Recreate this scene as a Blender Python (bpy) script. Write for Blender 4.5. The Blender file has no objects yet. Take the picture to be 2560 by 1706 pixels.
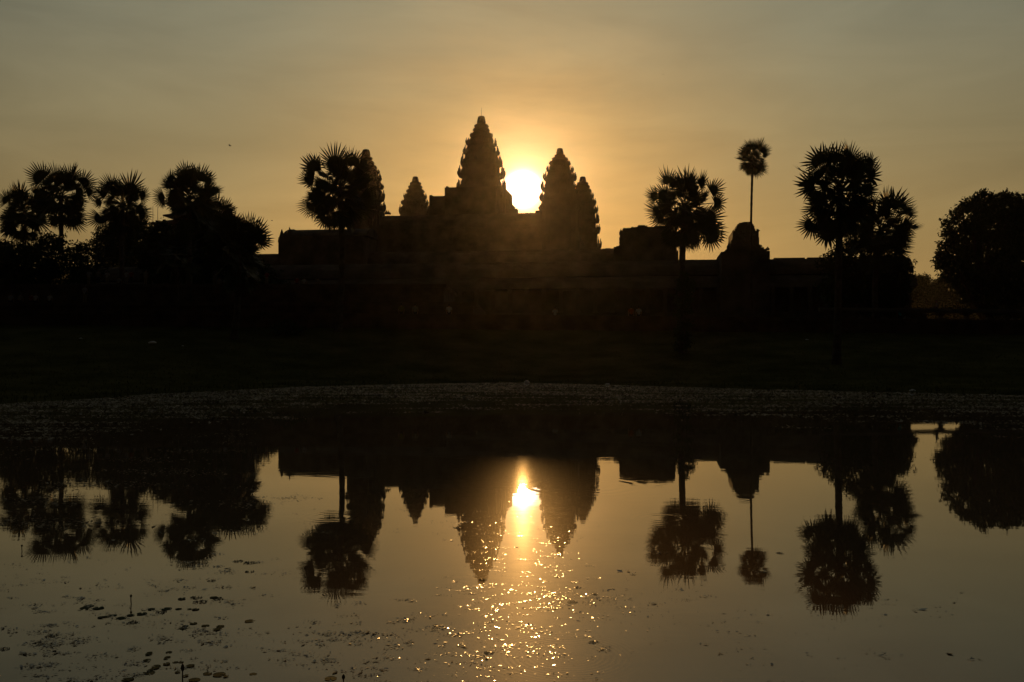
import bpy, math, random
import numpy as np
from mathutils import Vector, Matrix

sc = bpy.context.scene
R = math.radians
F = 2395.0            # focal length in photograph pixels (2560 wide)
HZ = 850.0            # row of the horizon in the photograph
CH = 3.0              # camera height over the pond

# ------------------------------------------------------------------ camera
cam_d = bpy.data.cameras.new("camera")
cam = bpy.data.objects.new("camera", cam_d)
sc.collection.objects.link(cam)
cam.location = (0, 0, CH)
cam.rotation_euler = (R(90), 0, 0)
cam_d.sensor_width = 36
cam_d.lens = F / 2560 * 36
cam_d.shift_y = -3.0 / 2560
cam_d.clip_end = 6000
sc.camera = cam

# ------------------------------------------------------------------ sun and sky
SUN_EL = math.atan((HZ - 473) / F)
SUN_AZ = math.atan((1307 - 1280) / F)         # towards +X from +Y
SUN = Vector((math.sin(SUN_AZ) * math.cos(SUN_EL), math.cos(SUN_AZ) * math.cos(SUN_EL), math.sin(SUN_EL)))
sun_d = bpy.data.lights.new("sun", 'SUN')
sun = bpy.data.objects.new("sun", sun_d)
sc.collection.objects.link(sun)
sun_d.energy = 2.4
sun_d.angle = R(0.5)
sun_d.color = (1.0, 0.52, 0.15)
sun.rotation_euler = SUN.to_track_quat('Z', 'Y').to_euler()
sun.location = (0, 0, 90)

world = bpy.data.worlds.new("World")
sc.world = world
world.use_nodes = True
nt = world.node_tree
nt.nodes.clear()


def node(tree, t, **kw):
    n = tree.nodes.new(t)
    for k, v in kw.items():
        setattr(n, k, v)
    return n


def mth(tree, op, a, b=None, c=None, clamp=False):
    n = node(tree, 'ShaderNodeMath', operation=op, use_clamp=clamp)
    for i, v in enumerate((a, b, c)):
        if v is None:
            continue
        if isinstance(v, (int, float)):
            n.inputs[i].default_value = v
        else:
            tree.links.new(v, n.inputs[i])
    return n.outputs[0]


def vsc(tree, col, fac):
    n = node(tree, 'ShaderNodeVectorMath', operation='SCALE')
    if isinstance(col, tuple):
        n.inputs[0].default_value = col
    else:
        tree.links.new(col, n.inputs[0])
    if isinstance(fac, (int, float)):
        n.inputs['Scale'].default_value = fac
    else:
        tree.links.new(fac, n.inputs['Scale'])
    return n.outputs[0]


def vop(tree, op, a, b):
    n = node(tree, 'ShaderNodeVectorMath', operation=op)
    for i, v in enumerate((a, b)):
        if isinstance(v, tuple):
            n.inputs[i].default_value = v
        else:
            tree.links.new(v, n.inputs[i])
    return n.outputs[0]


def ramp(tree, val, stops):
    n = node(tree, 'ShaderNodeValToRGB')
    e = n.color_ramp.elements
    e[0].position, e[0].color = stops[0][0], (*stops[0][1], 1)
    e[1].position, e[1].color = stops[-1][0], (*stops[-1][1], 1)
    for p, c in stops[1:-1]:
        x = e.new(p)
        x.color = (*c, 1)
    tree.links.new(val, n.inputs[0])
    return n.outputs[0]


sky = node(nt, 'ShaderNodeTexSky', sky_type='NISHITA')
sky.sun_disc = False
sky.sun_elevation = SUN_EL
sky.sun_rotation = SUN_AZ
sky.air_density = 1.6
sky.dust_density = 6.0
sky.ozone_density = 1.0
tc = node(nt, 'ShaderNodeTexCoord')
dirv = tc.outputs['Generated']
dt = node(nt, 'ShaderNodeVectorMath', operation='DOT_PRODUCT')
nt.links.new(dirv, dt.inputs[0])
dt.inputs[1].default_value = SUN
ang = mth(nt, 'ARCCOSINE', mth(nt, 'MINIMUM', dt.outputs['Value'], 0.9999999))   # radians from the sun
sep = node(nt, 'ShaderNodeSeparateXYZ')
nt.links.new(dirv, sep.inputs[0])
elev = mth(nt, 'ARCSINE', sep.outputs['Z'])
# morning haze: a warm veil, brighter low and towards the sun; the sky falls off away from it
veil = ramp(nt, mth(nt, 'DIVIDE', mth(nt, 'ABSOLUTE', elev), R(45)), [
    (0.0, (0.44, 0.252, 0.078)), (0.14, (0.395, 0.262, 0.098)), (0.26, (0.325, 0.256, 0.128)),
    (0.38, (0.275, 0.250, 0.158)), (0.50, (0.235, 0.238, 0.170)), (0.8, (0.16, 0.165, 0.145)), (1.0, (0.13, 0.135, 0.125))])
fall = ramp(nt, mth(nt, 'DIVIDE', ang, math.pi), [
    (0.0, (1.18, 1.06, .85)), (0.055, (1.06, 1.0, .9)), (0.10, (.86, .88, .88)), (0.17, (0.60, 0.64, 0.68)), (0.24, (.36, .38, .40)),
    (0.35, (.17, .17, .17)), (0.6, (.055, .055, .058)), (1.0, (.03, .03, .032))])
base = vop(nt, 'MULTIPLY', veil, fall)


def gauss(sig, amp):
    q = mth(nt, 'DIVIDE', ang, R(sig))
    return mth(nt, 'MULTIPLY', mth(nt, 'EXPONENT', mth(nt, 'MULTIPLY', mth(nt, 'MULTIPLY', q, q), -1.0)), amp)


def expo(sig, amp):
    return mth(nt, 'MULTIPLY', mth(nt, 'EXPONENT', mth(nt, 'MULTIPLY', ang, -1 / R(sig))), amp)


# thin cirrus, stretched low over the horizon
mp = node(nt, 'ShaderNodeMapping')
mp.inputs['Scale'].default_value = (1.7, 1.7, 7.5)
mp.inputs['Rotation'].default_value = (0, R(-9), 0)
nt.links.new(dirv, mp.inputs['Vector'])
n1 = node(nt, 'ShaderNodeTexNoise')
n1.inputs['Scale'].default_value = 2.2
n1.inputs['Detail'].default_value = 7
n1.inputs['Roughness'].default_value = 0.55
n1.inputs['Distortion'].default_value = 0.7
nt.links.new(mp.outputs[0], n1.inputs['Vector'])
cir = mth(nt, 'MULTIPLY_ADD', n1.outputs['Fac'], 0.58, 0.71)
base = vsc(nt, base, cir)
sun_sum = vop(nt, 'ADD', vsc(nt, (1.0, 0.45, 0.10), expo(4.4, 0.80)), vsc(nt, (1.0, 0.62, 0.33), expo(1.2, 3.1)))
sun_sum = vop(nt, 'ADD', sun_sum, vsc(nt, (1.0, 0.92, 0.75), gauss(0.62, 14.0)))
n2 = node(nt, 'ShaderNodeTexNoise')
n2.inputs['Scale'].default_value = 7.0
n2.inputs['Detail'].default_value = 6
nt.links.new(mp.outputs[0], n2.inputs['Vector'])
sun_sum = vsc(nt, sun_sum, mth(nt, 'MULTIPLY_ADD', n2.outputs['Fac'], 0.9, 0.55))
glow = vop(nt, 'ADD', base, sun_sum)
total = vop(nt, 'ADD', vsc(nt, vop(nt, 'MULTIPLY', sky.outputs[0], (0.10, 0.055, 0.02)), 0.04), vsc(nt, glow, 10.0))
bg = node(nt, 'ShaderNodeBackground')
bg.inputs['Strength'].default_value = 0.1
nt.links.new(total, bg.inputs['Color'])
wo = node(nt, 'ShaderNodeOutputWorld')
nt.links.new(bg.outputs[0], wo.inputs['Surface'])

sc.view_settings.view_transform = 'Standard'
sc.view_settings.look = 'None'
sc.view_settings.gamma = 1
sc.view_settings.exposure = 0.0
sc.cycles.use_denoising = True
sc.cycles.sample_clamp_indirect = 6
sc.cycles.caustics_reflective = False
sc.cycles.max_bounces = 5
sc.cycles.volume_bounces = 0


# ------------------------------------------------------------------ helpers
def W(px, py, D):
    return Vector(((px - 1280) / F * D, D, CH + (HZ - py) / F * D))


def PX(px, D):
    return (px - 1280) / F * D


def ZY(py, D):
    return CH + (HZ - py) / F * D


def G(px, py):
    """point of the water surface seen at that pixel"""
    D = CH * F / (py - HZ)
    return Vector((PX(px, D), D, 0))


def link(o):
    sc.collection.objects.link(o)
    return o


def mesh_obj(name, V, Fc, mat, parent=None, smooth=False, loc=None):
    me = bpy.data.meshes.new(name)
    me.from_pydata([tuple(v) for v in V], [], [tuple(int(i) for i in f) for f in Fc])
    me.update()
    if smooth:
        me.polygons.foreach_set('use_smooth', [True] * len(me.polygons))
    if mat:
        me.materials.append(mat)
    o = link(bpy.data.objects.new(name, me))
    if parent:
        o.parent = parent
    if loc is not None:
        o.location = loc
    return o


def np_mesh(name, V, idx, nper, mat, parent=None):
    """fast mesh from arrays: V (n,3), idx (m,nper)"""
    V = np.asarray(V, dtype=np.float32)
    idx = np.asarray(idx, dtype=np.int32)
    me = bpy.data.meshes.new(name)
    me.vertices.add(len(V))
    me.vertices.foreach_set('co', V.ravel())
    me.loops.add(idx.size)
    me.loops.foreach_set('vertex_index', idx.ravel())
    me.polygons.add(len(idx))
    me.polygons.foreach_set('loop_start', np.arange(0, idx.size, nper, dtype=np.int32))
    me.polygons.foreach_set('loop_total', np.full(len(idx), nper, dtype=np.int32))
    me.update(calc_edges=True)
    me.validate()
    if mat:
        me.materials.append(mat)
    o = link(bpy.data.objects.new(name, me))
    if parent:
        o.parent = parent
    return o


def tag(o, label=None, cat=None, group=None, kind=None):
    if label:
        o['label'] = label
    if cat:
        o['category'] = cat
    if group:
        o['group'] = group
    if kind:
        o['kind'] = kind
    return o


def empty(name, loc=(0, 0, 0), rz=0.0):
    o = link(bpy.data.objects.new(name, None))
    o.location = loc
    o.rotation_euler = (0, 0, rz)
    o.empty_display_size = 0.5
    return o


class MB:
    def __init__(s):
        s.V = []
        s.Fc = []

    def add(s, V, Fc):
        b = len(s.V)
        s.V += [tuple(v) for v in V]
        s.Fc += [tuple(i + b for i in f) for f in Fc]

    def box(s, x0, x1, y0, y1, z0, z1):
        s.add([(x0, y0, z0), (x1, y0, z0), (x1, y1, z0), (x0, y1, z0), (x0, y0, z1), (x1, y0, z1), (x1, y1, z1), (x0, y1, z1)],
              [(0, 3, 2, 1), (4, 5, 6, 7), (0, 1, 5, 4), (1, 2, 6, 5), (2, 3, 7, 6), (3, 0, 4, 7)])

    def rings(s, rings, cap=True):
        """rings: list of equally long point lists"""
        n = len(rings[0])
        b = len(s.V)
        for r in rings:
            s.V += [tuple(p) for p in r]
        for k in range(len(rings) - 1):
            for i in range(n):
                j = (i + 1) % n
                s.Fc.append((b + k * n + i, b + k * n + j, b + (k + 1) * n + j, b + (k + 1) * n + i))
        if cap:
            s.Fc.append(tuple(b + i for i in reversed(range(n))))
            s.Fc.append(tuple(b + (len(rings) - 1) * n + i for i in range(n)))

    def tube(s, pts, rad, n=8):
        pts = [Vector(p) for p in pts]
        rr = []
        for i, p in enumerate(pts):
            a = pts[max(0, i - 1)]
            c = pts[min(len(pts) - 1, i + 1)]
            t = (c - a)
            if t.length < 1e-9:
                t = Vector((0, 0, 1))
            t.normalize()
            u = t.cross(Vector((0.13, 0.97, 0.05)))
            if u.length < 0.1:
                u = t.cross(Vector((1, 0, 0)))
            u.normalize()
            v = t.cross(u)
            r = rad[i] if hasattr(rad, '__len__') else rad
            rr.append([p + u * (r * math.cos(2 * math.pi * k / n)) + v * (r * math.sin(2 * math.pi * k / n)) for k in range(n)])
        s.rings(rr)

    def gable(s, x0, x1, yc, hy, z0, z1, over=0.0):
        """corbelled vault roof running along x: a pointed, slightly bulging section"""
        prof = [(-1, 0), (-0.93, 0.28), (-0.74, 0.58), (-0.42, 0.84), (-0.10, 1.0), (0.10, 1.0), (0.42, 0.84), (0.74, 0.58), (0.93, 0.28), (1, 0)]
        A = [(x0, yc + a * hy, z0 + b * (z1 - z0)) for a, b in prof]
        B = [(x1, yc + a * hy, z0 + b * (z1 - z0)) for a, b in prof]
        s.rings([A, B])

    def gabley(s, y0, y1, xc, hx, z0, z1):
        prof = [(-1, 0), (-0.93, 0.28), (-0.74, 0.58), (-0.42, 0.84), (-0.10, 1.0), (0.10, 1.0), (0.42, 0.84), (0.74, 0.58), (0.93, 0.28), (1, 0)]
        A = [(xc + a * hx, y0, z0 + b * (z1 - z0)) for a, b in prof]
        B = [(xc + a * hx, y1, z0 + b * (z1 - z0)) for a, b in prof]
        s.rings([A, B])

    def build(s, name, mat, parent=None, smooth=False):
        return mesh_obj(name, s.V, s.Fc, mat, parent, smooth)


# ------------------------------------------------------------------ materials
def mat_noise(name, c0, c1, scale=1.0, rough=0.8, bump=0.0, bscale=4.0, detail=6, spec=0.3, coords='Object'):
    m = bpy.data.materials.new(name)
    m.use_nodes = True
    t = m.node_tree
    p = t.nodes['Principled BSDF']
    co = node(t, 'ShaderNodeTexCoord')
    n = node(t, 'ShaderNodeTexNoise')
    n.inputs['Scale'].default_value = scale
    n.inputs['Detail'].default_value = detail
    t.links.new(co.outputs[coords], n.inputs['Vector'])
    r = ramp(t, n.outputs['Fac'], [(0.3, c0), (0.7, c1)])
    t.links.new(r, p.inputs['Base Color'])
    p.inputs['Roughness'].default_value = rough
    p.inputs['Specular IOR Level'].default_value = spec
    if bump:
        b = node(t, 'ShaderNodeTexNoise')
        b.inputs['Scale'].default_value = bscale
        b.inputs['Detail'].default_value = 8
        t.links.new(co.outputs[coords], b.inputs['Vector'])
        bn = node(t, 'ShaderNodeBump')
        bn.inputs['Distance'].default_value = bump
        t.links.new(b.outputs['Fac'], bn.inputs['Height'])
        t.links.new(bn.outputs[0], p.inputs['Normal'])
    return m


M = {}
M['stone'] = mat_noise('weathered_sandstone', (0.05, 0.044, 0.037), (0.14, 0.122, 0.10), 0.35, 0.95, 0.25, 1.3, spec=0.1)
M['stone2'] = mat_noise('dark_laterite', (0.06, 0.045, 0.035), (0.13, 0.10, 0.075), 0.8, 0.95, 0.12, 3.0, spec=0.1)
M['lawn'] = mat_noise('lawn_grass', (0.050, 0.052, 0.018), (0.11, 0.105, 0.040), 0.35, 1.0, 0.10, 5.0, spec=0.0)
M['blade'] = mat_noise('grass_blade', (0.05, 0.058, 0.018), (0.10, 0.11, 0.035), 0.8, 0.8, spec=0.1)
M['frond'] = mat_noise('palm_leaf', (0.030, 0.042, 0.014), (0.055, 0.070, 0.024), 1.2, 0.6, spec=0.25)
M['trunk'] = mat_noise('palm_trunk', (0.05, 0.042, 0.034), (0.13, 0.11, 0.09), 2.0, 0.95, 0.05, 6.0, spec=0.1)
M['leaf'] = mat_noise('broad_leaf', (0.022, 0.034, 0.010), (0.055, 0.075, 0.022), 0.5, 0.7, spec=0.15)
M['bark'] = mat_noise('tree_bark', (0.04, 0.032, 0.025), (0.09, 0.075, 0.06), 2.0, 0.95, 0.05, 6.0, spec=0.1)
M['tile'] = mat_noise('roof_tile', (0.10, 0.04, 0.02), (0.16, 0.07, 0.04), 2.0, 0.8)
M['plaster'] = mat_noise('pale_plaster', (0.22, 0.19, 0.13), (0.3, 0.26, 0.18), 0.8, 0.9)
M['metal'] = mat_noise('dull_metal', (0.06, 0.06, 0.06), (0.1, 0.1, 0.1), 2, 0.5)
M['weed'] = mat_noise('wet_weed', (0.022, 0.026, 0.010), (0.055, 0.048, 0.020), 9.0, 0.30, spec=0.5)
M['mat'] = mat_noise('dry_floating_weed', (0.12, 0.076, 0.020), (0.21, 0.14, 0.04), 9.0, 0.5, spec=0.3)
M['wetbit'] = mat_noise('wet_debris', (0.020, 0.018, 0.010), (0.06, 0.045, 0.022), 30.0, 0.16, spec=0.5)
M['pad'] = mat_noise('lotus_pad', (0.028, 0.050, 0.024), (0.05, 0.075, 0.038), 14.0, 0.75, 0.002, 40.0, spec=0.05)
M['bud'] = mat_noise('lotus_bud', (0.06, 0.05, 0.03), (0.09, 0.07, 0.04), 20.0, 0.6)
M['plastic'] = mat_noise('white_plastic', (0.6, 0.6, 0.6), (0.8, 0.8, 0.8), 8.0, 0.4)
M['skin'] = mat_noise('skin', (0.25, 0.14, 0.09), (0.33, 0.19, 0.12), 5, 0.6)
M['hair'] = mat_noise('hair', (0.015, 0.012, 0.01), (0.03, 0.025, 0.02), 30, 0.5)
M['feather'] = mat_noise('dark_feather', (0.02, 0.02, 0.02), (0.05, 0.05, 0.045), 10, 0.8)


def cloth(name, c):
    if name not in M:
        M[name] = mat_noise(name, tuple(x * 0.85 for x in c), c, 6.0, 0.9, spec=0.1)
    return M[name]


# ------------------------------------------------------------------ terrain and pond
POND = [(-24, 44.9), (-21.2, 49), (-19.9, 53), (-17.2, 56), (-13.3, 61.4), (-5.2, 65.6), (0, 67.3), (6.3, 63.8), (12.2, 59.9), (17.3, 56.9),
        (22.8, 54.2), (27.6, 51.7), (35, 45), (39, 34), (40, 20), (38, 8), (34, 3.2), (10, 2.6), (-10, 2.6), (-28, 3.5), (-33, 10), (-33, 22), (-30, 33)]
PA = np.array(POND, dtype=float)


def pond_sd(X, Y):
    """signed distance to the pond outline, positive on land"""
    d = np.full(X.shape, 1e9)
    ins = np.zeros(X.shape, bool)
    n = len(PA)
    for i in range(n):
        a = PA[i]
        b = PA[(i + 1) % n]
        e = b - a
        t = np.clip(((X - a[0]) * e[0] + (Y - a[1]) * e[1]) / (e @ e), 0, 1)
        d = np.minimum(d, np.hypot(X - a[0] - t * e[0], Y - a[1] - t * e[1]))
        c = ((a[1] > Y) != (b[1] > Y)) & (X < (b[0] - a[0]) * (Y - a[1]) / ((b[1] - a[1]) if b[1] != a[1] else 1e-9) + a[0])
        ins ^= c
    return np.where(ins, -d, d)


def wall_y(X):
    return 88.0 + np.clip(X, -80, 90) * 0.07


def lawn_top(X):
    return 3.85 - np.clip(X, -60, 70) * 0.0090


def vnoise(X, Y, s, seed=0):
    return (np.sin(X * 1.7 / s + seed) * np.cos(Y * 1.3 / s + seed * 2) + 0.6 * np.sin((X + Y) * 2.9 / s + seed * 3) * np.cos((X - Y) * 2.3 / s)) / 1.6


def ground_z(X, Y):
    X = np.asarray(X, float)
    Y = np.asarray(Y, float)
    d = pond_sd(X, Y) + 0.28 * vnoise(X, Y, 1.3, 2)
    w = wall_y(X)
    dp = np.maximum(d, 0)
    t = dp / (dp + np.maximum(w - Y, 0.0) + 1e-6)
    z = lawn_top(X) * np.power(t, 1.75)
    z = np.maximum(z, 1.35 * np.clip(dp / 4.0, 0, 1) ** 0.8 * np.clip((34 - Y) / 20, 0, 1))
    z = z + np.clip(dp / 0.5, 0, 1) * 0.10 + 0.05 * np.clip(dp / 6, 0, 1) * vnoise(X, Y, 2.6, 1)
    z = np.where(d < 0, -np.clip(-d * 0.5, 0, 1.0), z)
    return z


def gz(x, y):
    return float(ground_z(np.array([x]), np.array([y]))[0])


xs = np.concatenate([np.linspace(-2500, -130, 14), np.linspace(-110, -46, 18), np.arange(-45, 52, 0.5), np.linspace(52, 120, 18), np.linspace(140, 2500, 14)])
ys = np.concatenate([np.linspace(-400, -14, 8), np.linspace(-12, 40, 60), np.arange(40.5, 100, 0.5), np.linspace(101, 170, 18), np.linspace(190, 3000, 14)])
GX, GY = np.meshgrid(xs, ys)
GZ = ground_z(GX, GY)
nx, ny = len(xs), len(ys)
ii, jj = np.meshgrid(np.arange(nx - 1), np.arange(ny - 1))
q = (jj * nx + ii).ravel()
ground = np_mesh('ground', np.stack([GX.ravel(), GY.ravel(), GZ.ravel()], 1), np.stack([q, q + 1, q + nx + 1, q + nx], 1), 4, M['lawn'])
ground.data.polygons.foreach_set('use_smooth', [True] * len(ground.data.polygons))
tag(ground, kind='structure')

# water: one sheet over the pond with very low ripples
wm = bpy.data.materials.new('pond_water')
wm.use_nodes = True
t = wm.node_tree
p = t.nodes['Principled BSDF']
p.inputs['Base Color'].default_value = (0.085, 0.048, 0.018, 1)
p.inputs['Roughness'].default_value = 0.012
p.inputs['IOR'].default_value = 1.62
p.inputs['Specular Tint'].default_value = (1.0, 0.88, 0.66, 1)
co = node(t, 'ShaderNodeTexCoord')


def wnoise(scale, sx, sy, detail, dist=0.0):
    mpn = node(t, 'ShaderNodeMapping')
    mpn.inputs['Scale'].default_value = (sx, sy, 1)
    t.links.new(co.outputs['Object'], mpn.inputs[0])
    n = node(t, 'ShaderNodeTexNoise')
    n.inputs['Scale'].default_value = scale
    n.inputs['Detail'].default_value = detail
    n.inputs['Distortion'].default_value = dist
    t.links.new(mpn.outputs[0], n.inputs['Vector'])
    return n.outputs['Fac']


patch = wnoise(0.16, 0.6, 1.0, 2)
patch = mth(t, 'MULTIPLY_ADD', patch, 3.2, -1.15, clamp=True)
hgt = mth(t, 'MULTIPLY', wnoise(2.6, 0.55, 1.3, 4, 0.4), mth(t, 'MULTIPLY_ADD', patch, 0.0009, 0.00016))
hgt = mth(t, 'MULTIPLY_ADD', wnoise(0.45, 0.7, 1.0, 2), 0.0011, hgt)
# rings spreading where fish and insects touched the surface
for (px, py, wl, rad, amp) in [(1660, 1297, .15, .6, .00022), (828, 1292, .15, .6, .00018), (1420, 1640, .055, .8, .00012), (1460, 1215, .3, 1.3, .0003)]:
    c = G(px, py)
    dd = node(t, 'ShaderNodeVectorMath', operation='DISTANCE')
    t.links.new(co.outputs['Object'], dd.inputs[0])
    dd.inputs[1].default_value = (c.x, c.y, 0)
    r_ = dd.outputs['Value']
    s_ = mth(t, 'SINE', mth(t, 'MULTIPLY', r_, 2 * math.pi / wl))
    e_ = mth(t, 'SUBTRACT', r_, rad * .65)
    e_ = mth(t, 'EXPONENT', mth(t, 'MULTIPLY', mth(t, 'MULTIPLY', e_, e_), -1 / (rad * .33) ** 2))
    hgt = mth(t, 'MULTIPLY_ADD', mth(t, 'MULTIPLY', s_, e_), amp, hgt)
bn = node(t, 'ShaderNodeBump')
bn.inputs['Distance'].default_value = 1.0
t.links.new(hgt, bn.inputs['Height'])
t.links.new(bn.outputs[0], p.inputs['Normal'])
# rougher gloss lobes added to spread the sun's glow over the water
gl = node(t, 'ShaderNodeBsdfAnisotropic')
gl.inputs['Color'].default_value = (0.5, 0.47, 0.42, 1)
gl.inputs['Roughness'].default_value = 0.14
t.links.new(bn.outputs[0], gl.inputs['Normal'])
mx = node(t, 'ShaderNodeMixShader')
mx.inputs[0].default_value = 0.006
out = t.nodes['Material Output']
t.links.new(p.outputs[0], mx.inputs[1])
t.links.new(gl.outputs[0], mx.inputs[2])
gl2 = node(t, 'ShaderNodeBsdfAnisotropic')
gl2.inputs['Color'].default_value = (0.6, 0.55, 0.48, 1)
gl2.inputs['Roughness'].default_value = 0.36
t.links.new(bn.outputs[0], gl2.inputs['Normal'])
mx2 = node(t, 'ShaderNodeMixShader')
mx2.inputs[0].default_value = 0.018
t.links.new(mx.outputs[0], mx2.inputs[1])
t.links.new(gl2.outputs[0], mx2.inputs[2])
t.links.new(mx2.outputs[0], out.inputs['Surface'])
water = mesh_obj('water', [(-50, -2, 0), (60, -2, 0), (60, 75, 0), (-50, 75, 0)], [(0, 1, 2, 3)], wm)
tag(water, kind='structure')

# ------------------------------------------------------------------ temple
C0 = Vector((-8.5, 268, 0))
ROT = -math.atan2(8.3, 55.0)
UV = (Vector((math.cos(ROT), math.sin(ROT), 0)), Vector((-math.sin(ROT), math.cos(ROT), 0)))


def to_uv(x, y):
    d = Vector((x, y, 0)) - C0
    return d.dot(UV[0]), d.dot(UV[1])


QUAD = [(1, .42), (.88, .42), (.88, .66), (.66, .66), (.66, .88), (.42, .88), (.42, 1)]
PLAN = []
for k in range(4):
    c_, s_ = [(1, 0), (0, 1), (-1, 0), (0, -1)][k]
    for (a, b) in QUAD:
        PLAN.append((a * c_ - b * s_, a * s_ + b * c_))


def plan(cx, cy, hw, z, rng=None, j=0.0):
    if rng is None or j == 0:
        return [(cx + a * hw, cy + b * hw, z) for a, b in PLAN]
    return [(cx + a * hw * (1 + rng.uniform(-j, j)), cy + b * hw * (1 + rng.uniform(-j, j)), z + rng.uniform(-j, j) * 2) for a, b in PLAN]


def antefix(mb, x, y, z, w, h, ax, ay, rng, dep=None):
    """leaf-shaped upright stone, flat towards (ax, ay), leaning in slightly"""
    tx, ty = -ay, ax
    d = dep or w * 0.32
    sil = [(-.5, 0), (-.54, .35), (-.30, .62), (-.10, .80), (0, 1.0), (.10, .80), (.30, .62), (.54, .35), (.5, 0)]
    lean = rng.uniform(-.06, .12) * h
    A, B = [], []
    for (s, u) in sil:
        o = -lean * u + (0 if not dep else dep * .9 * math.sin(min(u, .8) * 3.0))
        dd_ = d * (1 if u < .7 else .45)
        A.append((x + tx * s * w + ax * (dd_ / 2 + o), y + ty * s * w + ay * (dd_ / 2 + o), z + u * h))
        B.append((x + tx * s * w - ax * (dd_ / 2 - o), y + ty * s * w - ay * (dd_ / 2 - o), z + u * h))
    mb.rings([A, B])


temple = empty('temple', C0, ROT)
tag(temple, 'great dark stone temple mountain with five lotus-bud towers against the sunrise', 'temple')


def tower(px, D, tiers, s, y0, z_base, seed, finial_mat=None, label=None, rod=None):
    """tiers: (ytop, ybottom, halfwidth) in crop pixels; s crop pixel in photo pixels, y0 crop origin row"""
    rng = random.Random(seed)
    cx, cy = to_uv(PX(px, D), D)
    k = s * D / F
    root_mb = MB()
    an = MB()

    def zz(y):
        return ZY(y0 + y * s, D)
    # shaft below the tiers
    yb = tiers[-1][1]
    hb = tiers[-1][2] * k
    root_mb.rings([plan(cx, cy, hb * .97, z_base), plan(cx, cy, hb * .95, zz(yb) + .02)])
    for ti in range(len(tiers) - 1, 0, -1):
        yt, ybm, hw = tiers[ti]
        hw *= k
        z0 = zz(ybm if ti == len(tiers) - 1 else tiers[ti + 1][0] + .0)
        z1 = zz(yt)
        h = z1 - z0
        up = tiers[ti - 1][2] * k
        prof = [(0, .80), (.07, .93), (.14, .93), (.20, .82), (.55, .78), (.80, .77), (1.0, max(min(up / hw * .9, .78), .6))]
        thin = ti <= 3
        if thin:
            prof = [(0, .78), (.12, .90), (.28, 1.0), (.62, .97), (.70, .82), (1.0, max(min(up / hw * .9, .82), .6))]
        root_mb.rings([plan(cx, cy, hw * r, z0 + h * f - (.02 if f == 0 else 0), rng, .026) for f, r in prof])
        # upright stones on the ledge
        m = [(1, x) for x in (-.36, -.12, .12, .36)] + [(.88, x) for x in (-.60, -.5, .5, .60)] + [(.7, .72), (.7, -.72)]
        aw = hw * .20
        for side in range(4):
            c_, s_ = [(1, 0), (0, 1), (-1, 0), (0, -1)][side]
            for (a, b) in m:
                if rng.random() < .2:
                    continue
                lx, ly = a * c_ - b * s_, a * s_ + b * c_
                rr = hw * (rng.uniform(.91, .96) if not thin else .93)
                antefix(an, cx + lx * rr, cy + ly * rr, z0 + h * rng.uniform(.04, .10), aw * rng.uniform(.8, 1.15), h * (rng.uniform(.55, 1.0) if not thin else rng.uniform(.5, .75)), c_, s_, rng, hw * .09)
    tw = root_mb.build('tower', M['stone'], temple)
    if label:
        tw['label'] = label
    an.build('antefixes', M['stone'], tw)
    fb = MB()
    yt, ybm, hw = tiers[0]
    hw *= k
    z0, z1 = zz(tiers[1][0]), zz(yt)
    pr = [(0, .9), (.12, 1.12), (.22, 1.02), (.30, 1.08), (.42, 1.0), (.62, .94), (.80, .86), (.90, .78), (.96, .70), (1, .48)]
    fb.rings([[(cx + hw * r * math.cos(a * math.pi / 8) * (1 + .03 * (a % 2)), cy + hw * r * math.sin(a * math.pi / 8) * (1 + .03 * (a % 2)), z0 + (z1 - z0) * f) for a in range(16)] for f, r in pr])
    fb.build('finial', M['stone'], tw)
    if rod:
        rb = MB()
        rb.tube([(cx, cy, z1 - .1), (cx + .02, cy, z1 + rod * .5), (cx + .07, cy, z1 + rod)], [.05, .04, .025], 6)
        rb.build('lightning_rod', M['metal'], tw)
    return tw


S3, S2 = .3827, .3317
T_C = [(133, 182, 26), (184, 205, 44), (207, 232, 51), (236, 272, 70), (276, 325, 93), (330, 382, 111), (388, 455, 131), (466, 530, 144), (540, 628, 151)]
T_FR = [(343, 380, 22), (382, 398, 33), (400, 418, 50), (420, 450, 66), (455, 495, 82), (500, 552, 103), (556, 620, 116), (625, 690, 123), (695, 760, 128)]
T_BR = [(528, 560, 21), (562, 578, 34), (580, 600, 44), (603, 628, 54), (632, 665, 69), (670, 712, 83), (716, 760, 94), (765, 830, 103), (835, 900, 109), (905, 1010, 119)]
T_BL = [(528, 556, 20), (560, 578, 34), (582, 602, 43), (605, 630, 54), (635, 670, 69), (676, 712, 84), (715, 780, 97)]
T_FL = [(103, 150, 30), (152, 180, 44), (183, 210, 58), (215, 245, 74), (250, 280, 92), (285, 335, 107), (340, 400, 121), (405, 490, 132), (495, 575, 138)]
tower(1203.4, 268, T_C, S3, 240, 22, 1, label='tallest central tower with a thin lightning rod', rod=2.35)
tower(1399.7, 236.6, T_FR, S3, 240, 20, 2, label='tall tower right of the sun')
tower(1456.8, 291.8, T_BR, S3, 240, 20, 3, label='lower rear tower overlapping the right tower')
tower(1038.5, 299.6, T_BL, S3, 240, 20, 4, label='small free-standing rear tower left of centre')
tower(915, 244, T_FL, S2, 340, 20, 5, label='left tower partly behind the palm')

# central tower's porches (stepped blocks either side) and the third level
rng = random.Random(11)
mb = MB()
cu, cv = to_uv(PX(1203.4, 268), 268)


def blk(px0, px1, ytop, D, dv0, dv1, z0, mb=mb):
    u0, v0 = to_uv(PX(px0, D), D)
    u1, _ = to_uv(PX(px1, D), D)
    mb.box(u0, u1, v0 + dv0, v0 + dv1, z0, ZY(ytop, D))


por = MB()
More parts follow.
